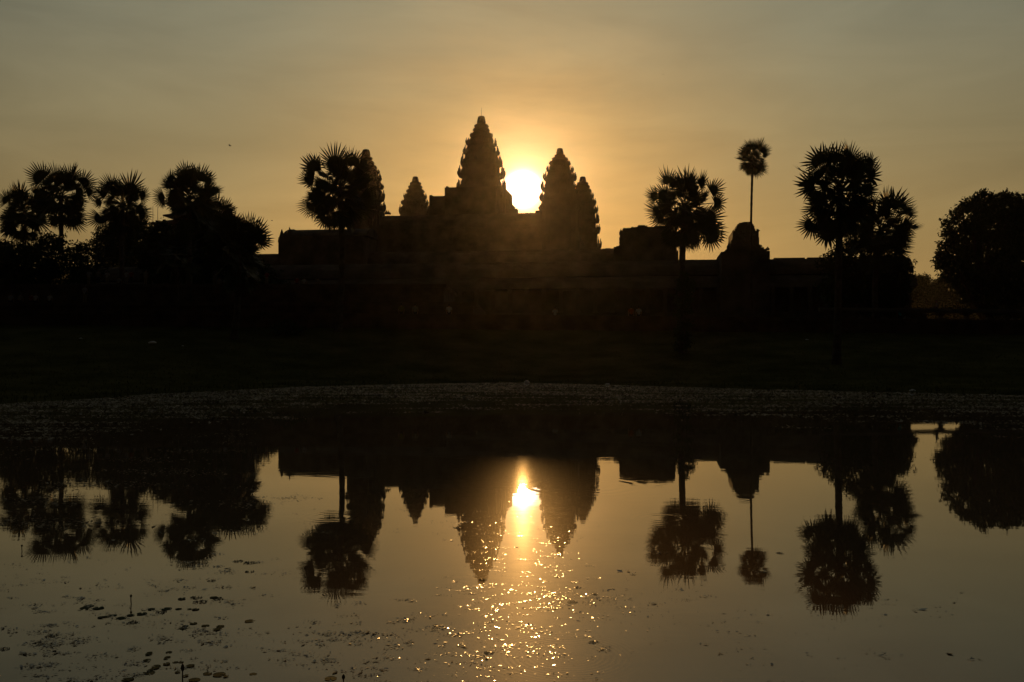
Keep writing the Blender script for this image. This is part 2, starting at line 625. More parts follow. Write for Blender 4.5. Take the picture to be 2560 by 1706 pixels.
# faces of the blocks cross at right angles and never share a plane
blk(960 + 440 * S3, 960 + 818 * S3, 240 + 630 * S3, 268, -8.4, 8.4, 26, por)
blk(960 + 447 * S3, 960 + 459 * S3, 240 + 621 * S3, 268, -8.2, -6, 34, por)
blk(960 + 800 * S3, 960 + 815 * S3, 240 + 616 * S3, 268, -8.2, -6, 34, por)
blk(960 + 362 * S3, 960 + 826 * S3, 240 + 698 * S3, 266, -12, 12, 26.1, por)
blk(960 + 362 * S3, 960 + 378 * S3, 240 + 690 * S3, 266, -11.8, -9, 34, por)
blk(960 + 480 * S3, 960 + 800 * S3, 240 + 660 * S3, 262, -16, 10.5, 26.2, por)
por.build('central_porch', M['stone'], temple)

g3 = MB()
zr = ZY(536.5, 240)
hw3 = 24.7
g3.gable(-hw3, hw3, -28, 2.6, zr - 3.6, zr)
g3.gable(-hw3, hw3, 28, 2.6, zr - 3.2, zr + .2)
g3.gabley(-28, 28, -hw3 - .01, 2.6, zr - 3.7, zr - .15)
g3.gabley(-28, 28, hw3 + .01, 2.6, zr - 3.7, zr - .25)
g3.gabley(-28, 0, 0.4, 3.0, zr - 3.5, zr - .35)
for sx in (-1, 1):
    g3.box(sx * hw3 - 2.3, sx * hw3 + 2.3, -29.6, 29.6, 20, zr - 3.65)
g3.box(-hw3 - 1.1, hw3 + 1.1, -30.15, -25.9, 20, zr - 3.45)
g3.box(-hw3 - 1.1, hw3 + 1.1, 25.9, 30.15, 20, zr - 3.1)
g3.box(-1.9, 2.7, -28, 0, 20, zr - 3.45)
# low wall steps either side of the gap the sun shines through
blk(960 + 820 * S3, 960 + 872 * S3, 240 + 741 * S3, 240, -1.0, 1.6, 30, g3)
blk(960 + 992 * S3, 960 + 1040 * S3, 240 + 753 * S3, 240, -1.0, 1.6, 30, g3)
# small finials on the crest beside the left tower
rg = random.Random(5)
for (cxp, cyp, w, h) in [(1225, 590, 16, 38), (1240, 590, 14, 34), (1252, 592, 10, 22), (1213, 590, 9, 24)]:
    D = 243
    u0, v0 = to_uv(PX(560 + cxp * S2, D), D)
    antefix(g3, u0, v0, ZY(340 + (cyp + 3) * S2, D), w * S2 * D / F, (h + 3) * S2 * D / F, 0, -1, rg)
crest = g3
for i in range(120):
    u = -24 + 48 * i / 119
    if rg.random() < .35:
        continue
    antefix(crest, u, -28, zr - .04, .28, rg.uniform(.12, .3), 0, -1, rg)
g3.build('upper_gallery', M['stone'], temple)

# stepped pyramid with its steep stairs
pyr = MB()
for i, (h, a, b) in enumerate([(37, 4, 9), (35.2, 9, 14), (33.4, 14, 18), (31.6, 18, 21.8)]):
    pyr.box(-h, h, -h - 2, h + 2, a - .2, b)
    pyr.box(-h - .35, h + .35, -h - 2.35, h + 2.35, b, b + .45)
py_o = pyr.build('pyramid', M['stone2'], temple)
for uc in (-24.7, 0, 24.7):
    st = MB()
    n = 26
    for i in range(n):
        st.box(uc - 2.2, uc + 2.2, -43.5 + i * .36, -34.6 + i * .01, 4 + i * 17.8 / n - .02, 4 + (i + 1) * 17.8 / n)
    st.build('stairs', M['stone2'], temple)

# second level: a walled gallery with corner pavilions
g2 = MB()
z2 = ZY(625.5, 203.5)
g2.box(-49, 43, -63.5, -59, 3.5, z2 - 2.8)
g2.gable(-49, 43, -61.2, 2.55, z2 - 2.85, z2)
for sx in (-44.5, 41):
    g2.box(sx - 2.2, sx + 2.2, -59.1, 40, 3.6, z2 - 2.9)
    g2.gabley(-59.1, 40, sx, 2.5, z2 - 2.95, z2 - .1)
# broken blocks along the ridge
rg = random.Random(8)
for i in range(70):
    u = rg.uniform(20, 42)
    w = rg.uniform(.3, 1.1)
    g2.box(u, u + w, -61.5 - rg.uniform(0, .2), -60.9 + rg.uniform(0, .2), z2 - .15, z2 + rg.choice([.05, .08, .12, .2]))
sec = g2.build('second_gallery', M['stone'], temple)


def uvx(px, v):
    """temple coordinate u and distance of the point seen at column px on the plane v"""
    k = (px - 1280) / F
    u = (k * (C0.y + v * UV[1].y) - C0.x - v * UV[1].x) / (UV[0].x - k * UV[0].y)
    return u, C0.y + u * UV[0].y + v * UV[1].y


def uvblk(mb, px0, px1, yt, D, v0, v1, z0, jz=0):
    u0, Y0 = uvx(px0, v0)
    u1, Y1 = uvx(px1, v0 if px1 > 1280 else v1)
    if px0 > 1280:
        u0 = uvx(px0, v1)[0]
    mb.box(u0, u1, v0, v1, z0, ZY(yt, (Y0 + Y1) / 2) + jz)


pv = MB()   # ruined flat-topped corner pavilion, right
S4 = .3317
D4 = 200


def x4(a):
    return 1480 + a * S4


def y4(a):
    return 320 + a * S4


pv_blocks = [(215, 640, 880, -66.2, -56.2), (232, 632, 826, -66.0, -56.4), (222, 238, 820, -65.8, -63.4), (234, 628, 782, -65.7, -56.8), (216, 240, 776, -65.9, -62), (240, 624, 757, -65.4, -57.2),
             (300, 430, 749, -65.1, -57.6), (348, 418, 737, -64.8, -58), (352, 400, 733, -64.3, -58.6), (440, 600, 747, -64.9, -57.5), (470, 560, 738, -64.6, -57.9)]
for i, (a, b, yy, v0, v1) in enumerate(pv_blocks):
    uvblk(pv, x4(a), x4(b), y4(yy), D4, v0, v1, 3.6 + .01 * i)
uvblk(pv, x4(172), x4(228), y4(897), D4, -66.7, -61, 3.4)
uvblk(pv, x4(190), x4(228), y4(890), D4, -66.5, -61.2, 3.45)
uvblk(pv, x4(625), x4(652), y4(925), D4, -66.6, -61, 3.3)
uvblk(pv, x4(640), x4(650), y4(945), D4, -66.8, -61.4, 3.3)
rg = random.Random(77)
for i in range(60):
    a = rg.uniform(240, 615)
    w = rg.uniform(8, 30)
    base = 757 if a < 300 or 435 < a < 440 or a > 600 else (749 if a < 430 else 747)
    uvblk(pv, x4(a), x4(min(a + w, 622)), y4(base - rg.uniform(.5, 3.5)), D4, -64.9 + rg.uniform(0, 1), -58.5 - rg.uniform(0, 1), 20)
for yy in (840, 870, 800):
    antefix(pv, uvx(x4(218), -62)[0], -62, ZY(y4(yy + 8), 200), .7, 1.5, 0, -1, rg)
pvo = pv.build('corner_pavilion', M['stone'], temple)
pvo['label'] = 'ruined flat-topped pavilion right of the towers'

pl = MB()   # left corner pavilion with gable horns
DL = 212


def xl(a):
    return 560 + a * S2


def yl(a):
    return 340 + a * S2


uvblk(pl, xl(409), xl(1150), yl(778), DL, -67, -57, 3.4)
uvblk(pl, xl(440), xl(520), yl(748), DL, -66.8, -60, 3.5)
u0, _ = uvx(xl(508), -62)
u1, _ = uvx(xl(1120), -62)
pl.gable(u0, u1, -62, 4.6, ZY(yl(778), DL), ZY(yl(715), DL))
u1, _ = uvx(xl(532), -62)
pl.gable(u0 - .1, u1, -62, 4.9, ZY(yl(780), DL), ZY(yl(709), DL))
rg = random.Random(3)
kk = S2 * DL / F
def spire(mb, cx_, cyb, cyt, w, v, lean=0):
    u, Yq = uvx(xl(cx_), v)
    hw_ = w * S2 / 2 * Yq / F
    zb, zt_ = ZY(yl(cyb), Yq), ZY(yl(cyt), Yq)
    rr_ = []
    for f, a in [(0, 1), (.25, .86), (.5, .62), (.75, .36), (.92, .18), (1, .04)]:
        rr_.append([(u + hw_ * a * sx + lean * hw_ * f, v + hw_ * a * sy * .7, zb + (zt_ - zb) * f) for sx, sy in ((-1, -1), (1, -1), (1, 1), (-1, 1))])
    mb.rings(rr_)


for (a_, b_, c_, w) in [(436, 790, 703, 42), (420, 790, 752, 22), (413, 800, 768, 14), (452, 790, 738, 18), (495, 752, 690, 30), (492, 740, 683, 12), (482, 752, 708, 16), (508, 752, 706, 14)]:
    spire(pl, a_, b_, c_, w, -66.4)
plo = pl.build('corner_pavilion', M['stone'], temple)
plo['label'] = 'gabled pavilion with pointed horns left of the towers'

# ------------------------------------------------------------------ outer gallery (long low building in front)
gal = empty('long_gallery', C0, ROT)
tag(gal, 'long low stone gallery with vaulted roof running along the foot of the temple', 'gallery')
VO = -122.0
zo = 14.72
w_ = MB()
w_.box(-72, 85, VO - 3.6, VO + 4, 3.2, 6.6)
w_.box(-71.4, 84.4, VO - 3.0, VO - 2.4 + .0, 6.6, 6.95)
w_.box(-71, 84, VO + .9, VO + 3.2, 6.6, 12.4)
w_.build('wall', M['stone'], gal)
r_ = MB()
r_.gable(-71, 84, VO + 1.9, 2.7, 12.38, zo)
# lower half vault over the colonnade
A = [(-71, VO - 3.1, 10.4), (-71, VO - 2.4, 11.4), (-71, VO - 1.0, 12.1), (-71, VO + .9, 12.35), (-71, VO + .9, 10.3)]
r_.rings([A, [(84, b, c) for (_, b, c) in A]])
rg = random.Random(21)
for i in range(46):      # uneven ridge courses
    u = rg.uniform(10, 60)
    w = rg.uniform(1.5, 5)
    r_.box(u, u + w, VO + 1.65 - rg.uniform(0, .1), VO + 2.15 + rg.uniform(0, .1), zo - .2, zo + rg.choice([.03, .05, .07]))
uu, _ = to_uv(PX(x4(1360), 141), 141)
u2, _ = to_uv(PX(x4(1585), 141), 141)
u3, _ = to_uv(PX(x4(1610), 140), 140)
r_.box(uu, u2, VO + 1.5, VO + 2.3, zo - .2, zo + .17)
r_.box(u3, 83.5, VO + 1.52, VO + 2.28, zo - .2, zo + .18)
r_.build('roof', M['stone'], gal)
pil0 = MB()
pil0.box(-.26, .26, -.26, .26, 6.93, 10.42)
pil0.box(-.34, .34, -.34, .34, 6.9, 7.25)
pil0.box(-.34, .34, -.34, .34, 10.0, 10.38)
pp = pil0.build('pillar', M['stone'], gal)
pp.location = (-70.4, VO - 2.7, 0)
for i in range(1, 62):
    c = pp.copy()
    link(c)
    c.parent = gal
    c.location = (-70.4 + i * 2.5, VO - 2.7, 0)
# entrance tower (gopura) with stepped gables
gp = MB()
DG = 141


def ug(a):
    return uvx(x4(a), VO - 2)[0]


gprof = [(965, 1325, 966), (985, 1322, 962), (1000, 1305, 950), (1018, 1285, 935), (1036, 1262, 915), (1042, 1243, 880), (1050, 1252, 860), (1054, 1250, 812),
         (1074, 1226, 796), (1084, 1220, 775), (1092, 1214, 762), (1106, 1204, 748), (1140, 1192, 741)]
for i, (a, b, yy) in enumerate(gprof):
    gp.box(ug(a), ug(b), VO - 4.6 + i * .18, VO + 6 - i * .17, 3.3, ZY(y4(yy), DG))
for (a, yy, w, h) in [(975, 985, 22, 28), (1008, 955, 20, 18), (1028, 930, 16, 20), (1060, 812, 16, 12), (1078, 798, 12, 10), (1246, 812, 22, 16), (1238, 806, 12, 14),
                      (1316, 950, 26, 28), (1296, 950, 16, 14), (1270, 925, 14, 16)]:
    kg = S4 * DG / F
    antefix(gp, ug(a), VO - 3.2, ZY(y4(yy + 3), DG), w * kg, h * kg, 0, -1, rg)
for i in range(40):
    a = rg.uniform(1095, 1205)
    yy = 741 + max(0, abs(a - 1155) - 30) * .5
    gp.box(ug(a), ug(a + rg.uniform(5, 12)), VO - 2.3 + rg.uniform(0, 1), VO + 2.3, 16, ZY(y4(yy - rg.uniform(0, 2.4)), DG))
gpo = gp.build('entrance_pavilion', M['stone'], gal)
gpo['label'] = 'ruined domed entrance pavilion breaking the long roofline'

# ------------------------------------------------------------------ causeway wall and serpent balustrade
cw = empty('causeway_wall', (0, 0, 0))
tag(cw, 'dark stone causeway wall with a low stone balustrade above the lawn', 'wall')
mb = MB()


def deck_z(x):
    return 5.30 - x * 0.0085


N = 66
xsw = [-80 + 165 * i / N for i in range(N + 1)]
for i in range(N):
    x0, x1 = xsw[i], xsw[i + 1]
    y0, y1 = float(wall_y(x0)), float(wall_y(x1))
    for (off, za, zb, zc, zd, dep) in [(0, 2.6, 2.6, deck_z(x0) - .35, deck_z(x1) - .35, 5), (-.18, deck_z(x0) - .35, deck_z(x1) - .35, deck_z(x0), deck_z(x1), 5)]:
        mb.add([(x0, y0 + off, za), (x1, y1 + off, zb), (x1, y1 + dep, zb), (x0, y0 + dep, za), (x0, y0 + off, zc), (x1, y1 + off, zd), (x1, y1 + dep, zd), (x0, y0 + dep, zc)],
               [(0, 3, 2, 1), (4, 5, 6, 7), (0, 1, 5, 4), (2, 3, 7, 6)])
mb.build('retaining_wall', M['stone2'], cw)
rail_top = [(xx, float(wall_y(xx)) + .5) for xx in np.linspace(29, 82, 27)]
mb = MB()
mb.rings([[(x, y - .2, deck_z(x) + .62), (x, y - .24, deck_z(x) + .82), (x, y - .1, deck_z(x) + 1.02), (x, y + .1, deck_z(x) + 1.02), (x, y + .24, deck_z(x) + .82), (x, y + .2, deck_z(x) + .62)] for x, y in rail_top])
mb.build('rail', M['stone'], cw)
pm = MB()
pm.rings([[(sx * a, sy * a * 1.1, z) for sx, sy in ((-1, -1), (1, -1), (1, 1), (-1, 1))] for a, z in [(.30, -.01), (.27, .1), (.15, .2), (.14, .34), (.22, .42), (.34, .52), (.50, .635)]])
post0 = pm.build('rail_post', M['stone'], cw)
pxs = [2263, 2350, 2416, 2475, 2540, 2600, 2665, 2730, 2205, 2150, 2090]
for i, px in enumerate(pxs):
    c = post0 if i == 0 else post0.copy()
    if i:
        link(c)
        c.parent = cw
    x = PX(px, 91.5)
    c.location = (x, float(wall_y(x)) + .5, deck_z(x))
# the deck behind the wall
mb = MB()
mb.box(-90, 120, 92.5, 150, 3.9, 4.45)
dk = mb.build('stone_terrace', M['stone2'])
tag(dk, 'broad dark stone terrace behind the causeway wall', 'terrace')
mb = MB()
mb.box(-88, -4, 99, 136, 4.44, 6.5)
mb.box(-88.3, -3.7, 98.7, 136.3, 6.5, 6.9)
for i in range(8):
    mb.box(-70 + 0, -60, 97.2 + i * .2, 98.71, 4.44, 4.7 + i * .26)
mb.box(-86, -8, 112, 135, 6.89, 9.1)
mb.box(-86.3, -7.7, 111.7, 135.3, 9.1, 9.5)
tr = mb.build('stone_platform', M['stone2'])
tag(tr, 'stepped stone platform where visitors gather left of the temple', 'platform')

# ------------------------------------------------------------------ palms
PALM_GROUP = 'sugar palms around the temple pond'


def fan_frond(V, T, org, d, L, Rb, rng, nseg=26, sag=.25, twist=None, span=150, dead=False, face=None):
    d = d.normalized()
    up = Vector((0, 0, 1))
    side = d.cross(up)
    if side.length < .15:
        side = Vector((math.cos(rng.uniform(0, 6.28)), math.sin(rng.uniform(0, 6.28)), 0))
        side = side - d * side.dot(d)
    side.normalize()
    # petiole, bending under the blade's weight
    pts = []
    for k in range(5):
        f = k / 4
        pts.append(org + d * (L * f) + Vector((0, 0, -sag * L * f * f)))
    rw = .055
    base = len(V)
    for k, p_ in enumerate(pts):
        r = rw * (1 - .45 * k / 4)
        V += [p_ + side * r, p_ + side.cross(d) * r, p_ - side * r, p_ - side.cross(d) * r]
    for k in range(4):
        for a in range(4):
            b = (a + 1) % 4
            i0, i1, i2, i3 = base + k * 4 + a, base + k * 4 + b, base + k * 4 + 4 + b, base + k * 4 + 4 + a
            T += [(i0, i1, i2), (i0, i2, i3)]
    a = (pts[-1] - pts[-2]).normalized()
    b = a.cross(up)
    if b.length < .15:
        b = side.copy()
    b.normalize()
    tw = rng.gauss(0, .75) if twist is None else twist
    if face is not None:
        b = a.cross(face).normalized()
    b = Matrix.Rotation(tw, 3, a) @ b
    n = a.cross(b).normalized()
    if n.z < 0:
        n = -n
    c = pts[-1]
    cup = rng.uniform(.05, .28) * (1 if not dead else -1.2)
    half = R(span)
    dth = 2 * half / nseg
    fused = rng.uniform(.34, .46)
    ci = len(V)
    V.append(c - a * .04)
    edge = []

    def pt(th, rho, extra=0.0):
        q = c + (a * math.cos(th) + b * math.sin(th)) * (Rb * rho) + n * (Rb * (cup * rho * rho + extra))
        q.z -= (.10 if not dead else .45) * Rb * rho * rho * abs(math.sin(th * .5)) * .6
        return q
    for k in range(nseg + 1):
        th = -half + dth * k
        edge.append(len(V))
        V.append(pt(th, fused * (.66 + .34 * math.cos(th * .8)), -.02))
    for k in range(nseg):
        th = -half + dth * (k + .5)
        m_ = len(V)
        V.append(pt(th, fused * (.68 + .34 * math.cos(th * .8)), .03))
        tp = len(V)
        ln = (.66 + .34 * math.cos(th * .8)) * rng.uniform(.84, 1.05)
        th2 = th + rng.gauss(0, dth * .22)
        ex = rng.gauss(0, .04)
        V.append(pt(th2, ln, ex))
        hwid = dth * .30
        mr = fused * .8 * .5 + ln * .5
        V.append(pt(th + (th2 - th) * .5 - hwid, mr, ex * .5 - .01))
        V.append(pt(th + (th2 - th) * .5 + hwid, mr, ex * .5 - .01))
        T += [(ci, edge[k], m_), (ci, m_, edge[k + 1]), (edge[k], tp + 1, m_), (m_, tp + 2, edge[k + 1]), (m_, tp + 1, tp + 2), (tp + 1, tp, tp + 2)]


def palm(tx, D, by, cx, cy, rpx, seed, label, n=38, trunk_w=.26, base_w=.42, skirt=6, squash=1.0, up_bias=0.0, bz=None, rr=(.58, .53), fans=None):
    rng = random.Random(seed)
    bx = PX(tx, D)
    if bz is None:
        bz = gz(bx, D) if D < 88 else 4.3
    root = empty('sugar_palm', (bx, D, bz))
    tag(root, label, 'palm tree', PALM_GROUP)
    hub = Vector((PX(cx, D) - bx, 0, ZY(cy, D) - bz))
    r = rpx * 1.06 / F * D
    H = hub.z
    n = int(n * .92)
    mb = MB()
    pts, rad = [], []
    ns = int(max(16, H * 2.2))
    bend = rng.uniform(-.25, .25)
    for k in range(ns + 1):
        f = k / ns
        x = hub.x * f + bend * math.sin(math.pi * f)
        pts.append((x, .1 * math.sin(3 * f), -0.4 + (H + .4) * f))
        base = trunk_w + (base_w - trunk_w) * math.exp(-f * 9)
        rad.append(base * (1.0 + (.06 if k % 2 else -.03)) * (1 + .05 * rng.uniform(-1, 1)))
    mb.tube(pts, rad, 12)
    # stubs of old leaf stalks under the crown
    for k in range(34):
        z = H - rng.uniform(.1, 1.9)
        a = rng.uniform(0, 6.283)
        xo = hub.x * z / H
        rw = rng.uniform(.25, .55)
        mb.tube([(xo, 0, z), (xo + math.cos(a) * rw, math.sin(a) * rw, z + rng.uniform(.1, .55))], [.07, .03], 4)
    mb.build('trunk', M['trunk'], root)
    V, T = [], []
    ga = 2.39996
    if fans:
        (ox, oy, fs, lst) = fans
        for (fx, fy, fr) in lst:
            rb_ = fr * fs / F * D * rng.uniform(.88, 1.12)
            if rng.random() < .03:
                continue
            tx_, tz_ = PX(ox + fx * fs, D) - bx, ZY(oy + fy * fs, D) - bz
            dx, dz = tx_ - hub.x, tz_ - hub.z
            rho = math.hypot(dx, dz)
            lt = r * .62
            yy = math.sqrt(max(.15 * r * r * .3, lt * lt - rho * rho)) * rng.choice((-1, 1)) * rng.uniform(.35, 1)
            d = Vector((dx, yy, dz + .10 * rho))
            fan_frond(V, T, hub, d, max(.2 * r, d.length - .85 * rb_), rb_ * rng.uniform(1.85, 2.2), rng, sag=.10, twist=rng.gauss(0, .55), face=Vector((rng.gauss(0, .35), -1, rng.gauss(0, .35))), span=rng.uniform(65, 118), nseg=rng.choice((16, 18, 20)))
        n = 27
        up_bias = 0.0
        rr = (.40, .47)
    holes = []
    for k in range(0 if fans else 4):
        e_ = rng.uniform(-.5, .9)
        sx_h = rng.choice((-1, 1))
        holes.append(Vector((sx_h * math.cos(e_), rng.uniform(-.7, .7), math.sin(e_))).normalized())
    for k in range(n):
        f = (k + .5) / n
        se = 1 - f * 1.62 + up_bias            # sine of elevation from zenith down to hanging
        se = max(-.80, min(.99, se + rng.gauss(0, .06)))
        ce = math.sqrt(1 - se * se)
        az = k * ga + rng.gauss(0, .25)
        d = Vector((ce * math.cos(az), ce * math.sin(az), se * squash))
        if any(d.normalized().dot(hh) > .93 for hh in holes):
            continue
        if fans:
            d = Vector((d.x * .8, d.y, d.z * .9))
        s = rng.choice((rng.uniform(.68, .9), rng.uniform(.92, 1.08), rng.uniform(.92, 1.08)))
        fan_frond(V, T, hub + Vector((0, 0, .12 * r * se)), d, r * rr[0] * s, r * rr[1] * s * rng.uniform(.88, 1.08), rng, sag=.10 + .14 * ce)
    for k in range(skirt):
        az = k * 2.1 + rng.uniform(0, 1)
        d = Vector((.62 * math.cos(az), .62 * math.sin(az), -.9))
        fan_frond(V, T, hub + Vector((0, 0, -.12 * r)), d, r * .42, r * .40, rng, sag=.35, dead=True, span=110)
    np_mesh('crown', np.array([tuple(v) for v in V]), np.array(T), 3, M['frond'], root)
    return root, hub, r


palm(2091, 72.6, 898, 2100, 480, 118, 101, 'tall full-crowned palm nearest the right of the pond, bare trunk on the grass', n=44, skirt=9, squash=1.05, fans=(1920, 320, .3444, [(340,210,70),(430,170,80),(470,200,75),(570,160,70),(640,180,75),(720,230,75),(770,220,65),(800,310,85),(740,370,60),(260,300,80),(330,330,70),(250,420,85),(300,380,60),(400,250,70),(560,240,70),(650,270,50),(310,540,90),(370,500,55),(290,600,70),(330,700,95),(300,740,70),(430,730,70),(400,830,70),(480,560,90),(440,640,60),(600,350,50),(690,450,70),(760,450,60),(600,560,90),(650,650,80),(520,700,80),(540,450,60)]))
palm(1708, 80, 870, 1712, 520, 103, 102, 'round-crowned palm with leafy creeper on its trunk right of the temple towers', n=42, skirt=10, fans=(1480, 320, .3317, [(545,380,75),(620,385,85),(700,385,90),(780,395,80),(845,385,70),(455,495,72),(520,480,65),(925,455,62),(870,505,65),(800,490,50),(960,565,55),(445,640,72),(520,615,50),(480,700,72),(560,720,75),(935,700,90),(900,790,90),(940,795,80),(870,650,55),(760,810,95),(680,820,80),(600,850,75),(650,700,75),(560,800,70),(780,690,60),(650,570,45),(740,580,50),(915,865,65)]))
palm(846, 86, 849, 850, 475, 103, 103, 'large palm whose crown overlaps the left temple tower', n=44, skirt=9, fans=(560, 340, .3317, [(870,235,80),(885,320,60),(905,420,60),(835,380,40),(780,145,70),(840,160,85),(930,160,80),(1000,175,75),(690,210,80),(655,220,65),(720,275,50),(625,330,70),(680,350,60),(640,285,55),(720,380,40),(640,455,70),(700,430,50),(625,560,80),(690,590,80),(660,500,60),(770,500,60),(770,560,55),(880,250,85),(950,300,70),(1030,280,85),(1080,360,80),(1000,430,85),(1090,470,80),(1060,560,85),(980,600,85),(930,520,75),(830,320,45),(810,450,50),(790,655,65),(760,670,50),(870,640,75),(900,680,60),(1045,215,65)]))
palm(1881, 128, 700, 1882, 398, 41, 164, 'very tall slender palm with a small round crown above the entrance pavilion', n=34, trunk_w=.15, base_w=.22, skirt=8, rr=(.60, .50), squash=1.15, fans=(1480, 320, .3317, [(1180,135,45),(1215,130,45),(1265,130,45),(1145,165,38),(1130,180,38),(1300,165,42),(1305,210,30),(1110,230,38),(1130,245,30),(1150,300,48),(1135,310,38),(1300,270,42),(1290,315,48),(1200,340,52),(1175,365,42),(1250,350,45),(1210,260,42),(1210,200,30)]))
palm(2190, 92, 700, 2200, 580, 100, 215, 'shorter shaggy palm just behind the tall right-hand palm', n=40, skirt=12, bz=4.4, fans=(1920, 320, .3444, [(840,500,70),(930,510,80),(1000,520,70),(1030,590,65),(1060,600,50),(1060,680,75),(1075,710,60),(980,750,60),(1030,810,70),(1000,870,60),(760,520,70),(720,580,70),(780,650,60),(830,800,90),(900,880,90),(750,760,90),(930,700,45),(870,590,55),(760,880,80),(970,630,50),(960,930,60)]))
palm(148, 126, 700, 152, 492, 80, 106, 'tallest palm of the pair at the far left', n=42, skirt=8, bz=4.4, trunk_w=.28, fans=(0, 340, .3316, [(300,290,65),(390,270,75),(450,280,80),(540,275,75),(590,260,58),(645,325,65),(560,350,50),(340,325,55),(640,430,72),(680,410,52),(600,490,45),(630,540,62),(350,440,55),(380,540,75),(330,600,70),(580,620,85),(600,690,65),(500,520,75),(430,600,80),(540,600,75),(630,650,58),(470,370,50)]))
palm(62, 140, 700, 62, 530, 78, 107, 'wide drooping palm cut by the left edge of the picture', n=42, skirt=9, bz=4.4, trunk_w=.28, fans=(0, 340, .3316, [(80,410,68),(160,410,72),(250,400,65),(300,410,58),(40,470,55),(30,445,50),(60,520,45),(130,490,50),(240,480,75),(300,520,80),(20,610,55),(60,620,55),(40,700,70),(60,730,50),(150,640,85),(230,660,90),(320,660,80),(190,560,60),(200,740,80)]))
palm(308, 124, 700, 306, 512, 80, 108, 'open-crowned palm standing between the far-left pair and the tiled hall', n=36, skirt=9, bz=4.4, trunk_w=.3, fans=(0, 340, .3316, [(810,355,68),(880,365,65),(940,375,75),(1010,360,75),(750,420,62),(785,420,60),(795,465,50),(740,500,50),(1050,430,58),(1105,440,55),(1010,475,48),(960,430,50),(730,650,60),(770,625,55),(850,550,50),(900,570,60),(960,580,62),(1090,570,55),(1105,605,55),(870,620,50),(930,640,75),(1075,545,42)]))
palm(474, 112, 700, 472, 495, 90, 129, 'palm with raised fans rising in front of the tiled hall roof', n=38, skirt=5, bz=4.4, up_bias=.10, fans=(0, 340, .3316, [(1360,270,58),(1410,262,58),(1460,280,72),(1530,285,70),(1560,300,58),(1255,310,60),(1290,355,65),(1235,345,48),(1290,410,50),(1215,470,50),(1195,490,32),(1400,330,70),(1580,390,65),(1620,400,58),(1630,430,45),(1380,490,60),(1350,505,50),(1450,490,50),(1520,470,75),(1560,520,80),(1470,560,90),(1400,570,80)]))
palm(530, 118, 700, 534, 580, 70, 110, 'half-hidden palm leaning out right of the tiled hall', n=34, skirt=6, bz=4.4, fans=(0, 340, .3316, [(1695,515,65),(1730,540,55),(1740,560,42),(1620,490,60),(1560,530,60),(1660,590,80),(1700,640,75),(1600,680,90),(1540,640,90),(1490,700,90),(1660,740,80)]))
palm(584, 82, 854, 594, 632, 100, 111, 'squat dome-crowned palm on the grass left of the gabled pavilion', n=46, skirt=8, up_bias=.10, fans=(560, 340, .3317, [(0,650,75),(60,640,75),(130,655,80),(200,655,80),(255,690,80),(300,745,75),(325,790,50),(220,740,75),(150,740,75),(60,740,85),(0,760,90),(-80,670,75),(-120,740,80),(280,780,50)]))
palm(440, 100, 700, 440, 640, 70, 112, 'low dark palm under the tiled hall', n=34, skirt=8, bz=4.4)


# ------------------------------------------------------------------ broadleaf trees and shrubs
def leaf_cloud(blobs, dens, size, seed, clump=.9, leaves=34, core=.5):
    """blobs: (x, y, z, rx, ry, rz) -> leaf quads gathered in clumps near each blob's surface"""
    rs = np.random.RandomState(seed)
    Vs = []
    for (x, y, z, rx, ry, rz) in blobs:
        nclump = max(6, int(dens * (rx * rz + rx * ry + ry * rz)))
        d = rs.normal(size=(nclump, 3))
        d /= np.linalg.norm(d, axis=1)[:, None]
        rad = rs.uniform(core, 1.0, nclump) ** .6
        rad += rs.normal(0, .06, nclump)
        c = d * rad[:, None] * np.array([rx, ry, rz]) + np.array([x, y, z])
        nl = rs.randint(leaves // 2, leaves * 3 // 2, nclump)
        cc = np.repeat(c, nl, axis=0)
        off = rs.normal(0, 1, (len(cc), 3)) * clump * np.array([.5, .5, .34])
        P = cc + off
        u = rs.normal(size=(len(P), 3))
        u /= np.linalg.norm(u, axis=1)[:, None]
        v = np.cross(u, rs.normal(size=(len(P), 3)))
        v /= np.linalg.norm(v, axis=1)[:, None] + 1e-9
        s = size * rs.uniform(.6, 1.35, len(P))[:, None]
        Vs.append(np.stack([P - u * s, P - v * s * .45, P + u * s, P + v * s * .45], 1).reshape(-1, 3))
    V = np.concatenate(Vs)
    return V, np.arange(len(V)).reshape(-1, 4)


def broad_tree(name, label, cat, group, base, blobs, dens, size, seed, clump=.9, leaves=34, trunk_r=.4, core=.45, mat='leaf'):
    root = empty(name, base)
    tag(root, label, cat, group)
    rng = random.Random(seed)
    b0 = Vector(base)
    loc = [(x - b0.x, y - b0.y, z - b0.z, rx, ry, rz) for x, y, z, rx, ry, rz in blobs]
    V, I = leaf_cloud(loc, dens, size, seed, clump, leaves, core)
    if trunk_r:
        mb = MB()
        top = Vector((sum(l[0] for l in loc) / len(loc), sum(l[1] for l in loc) / len(loc), min(l[2] - l[5] * .5 for l in loc)))
        top.z = max(top.z, 1.0)
        mb.tube([(0, 0, -.4), (0, 0, .3), (top.x * .3, top.y * .3, top.z * .5), tuple(top)], [trunk_r * 1.5, trunk_r * 1.05, trunk_r * .85, trunk_r * .7], 9)
        for l in loc:
            e = Vector(l[:3])
            m_ = (top + e) / 2 + Vector((rng.uniform(-.4, .4), rng.uniform(-.4, .4), -rng.uniform(.1, .6)))
            mb.tube([tuple(top - Vector((0, 0, .3))), tuple(m_), tuple(e), tuple(e + Vector((rng.uniform(-.5, .5) * l[3], 0, l[5] * .6)))], [trunk_r * .6, trunk_r * .36, trunk_r * .2, .03], 6)
        mb.build('trunk', M['bark'], root)
    np_mesh('crown', V, I, 4, M[mat], root)
    return root


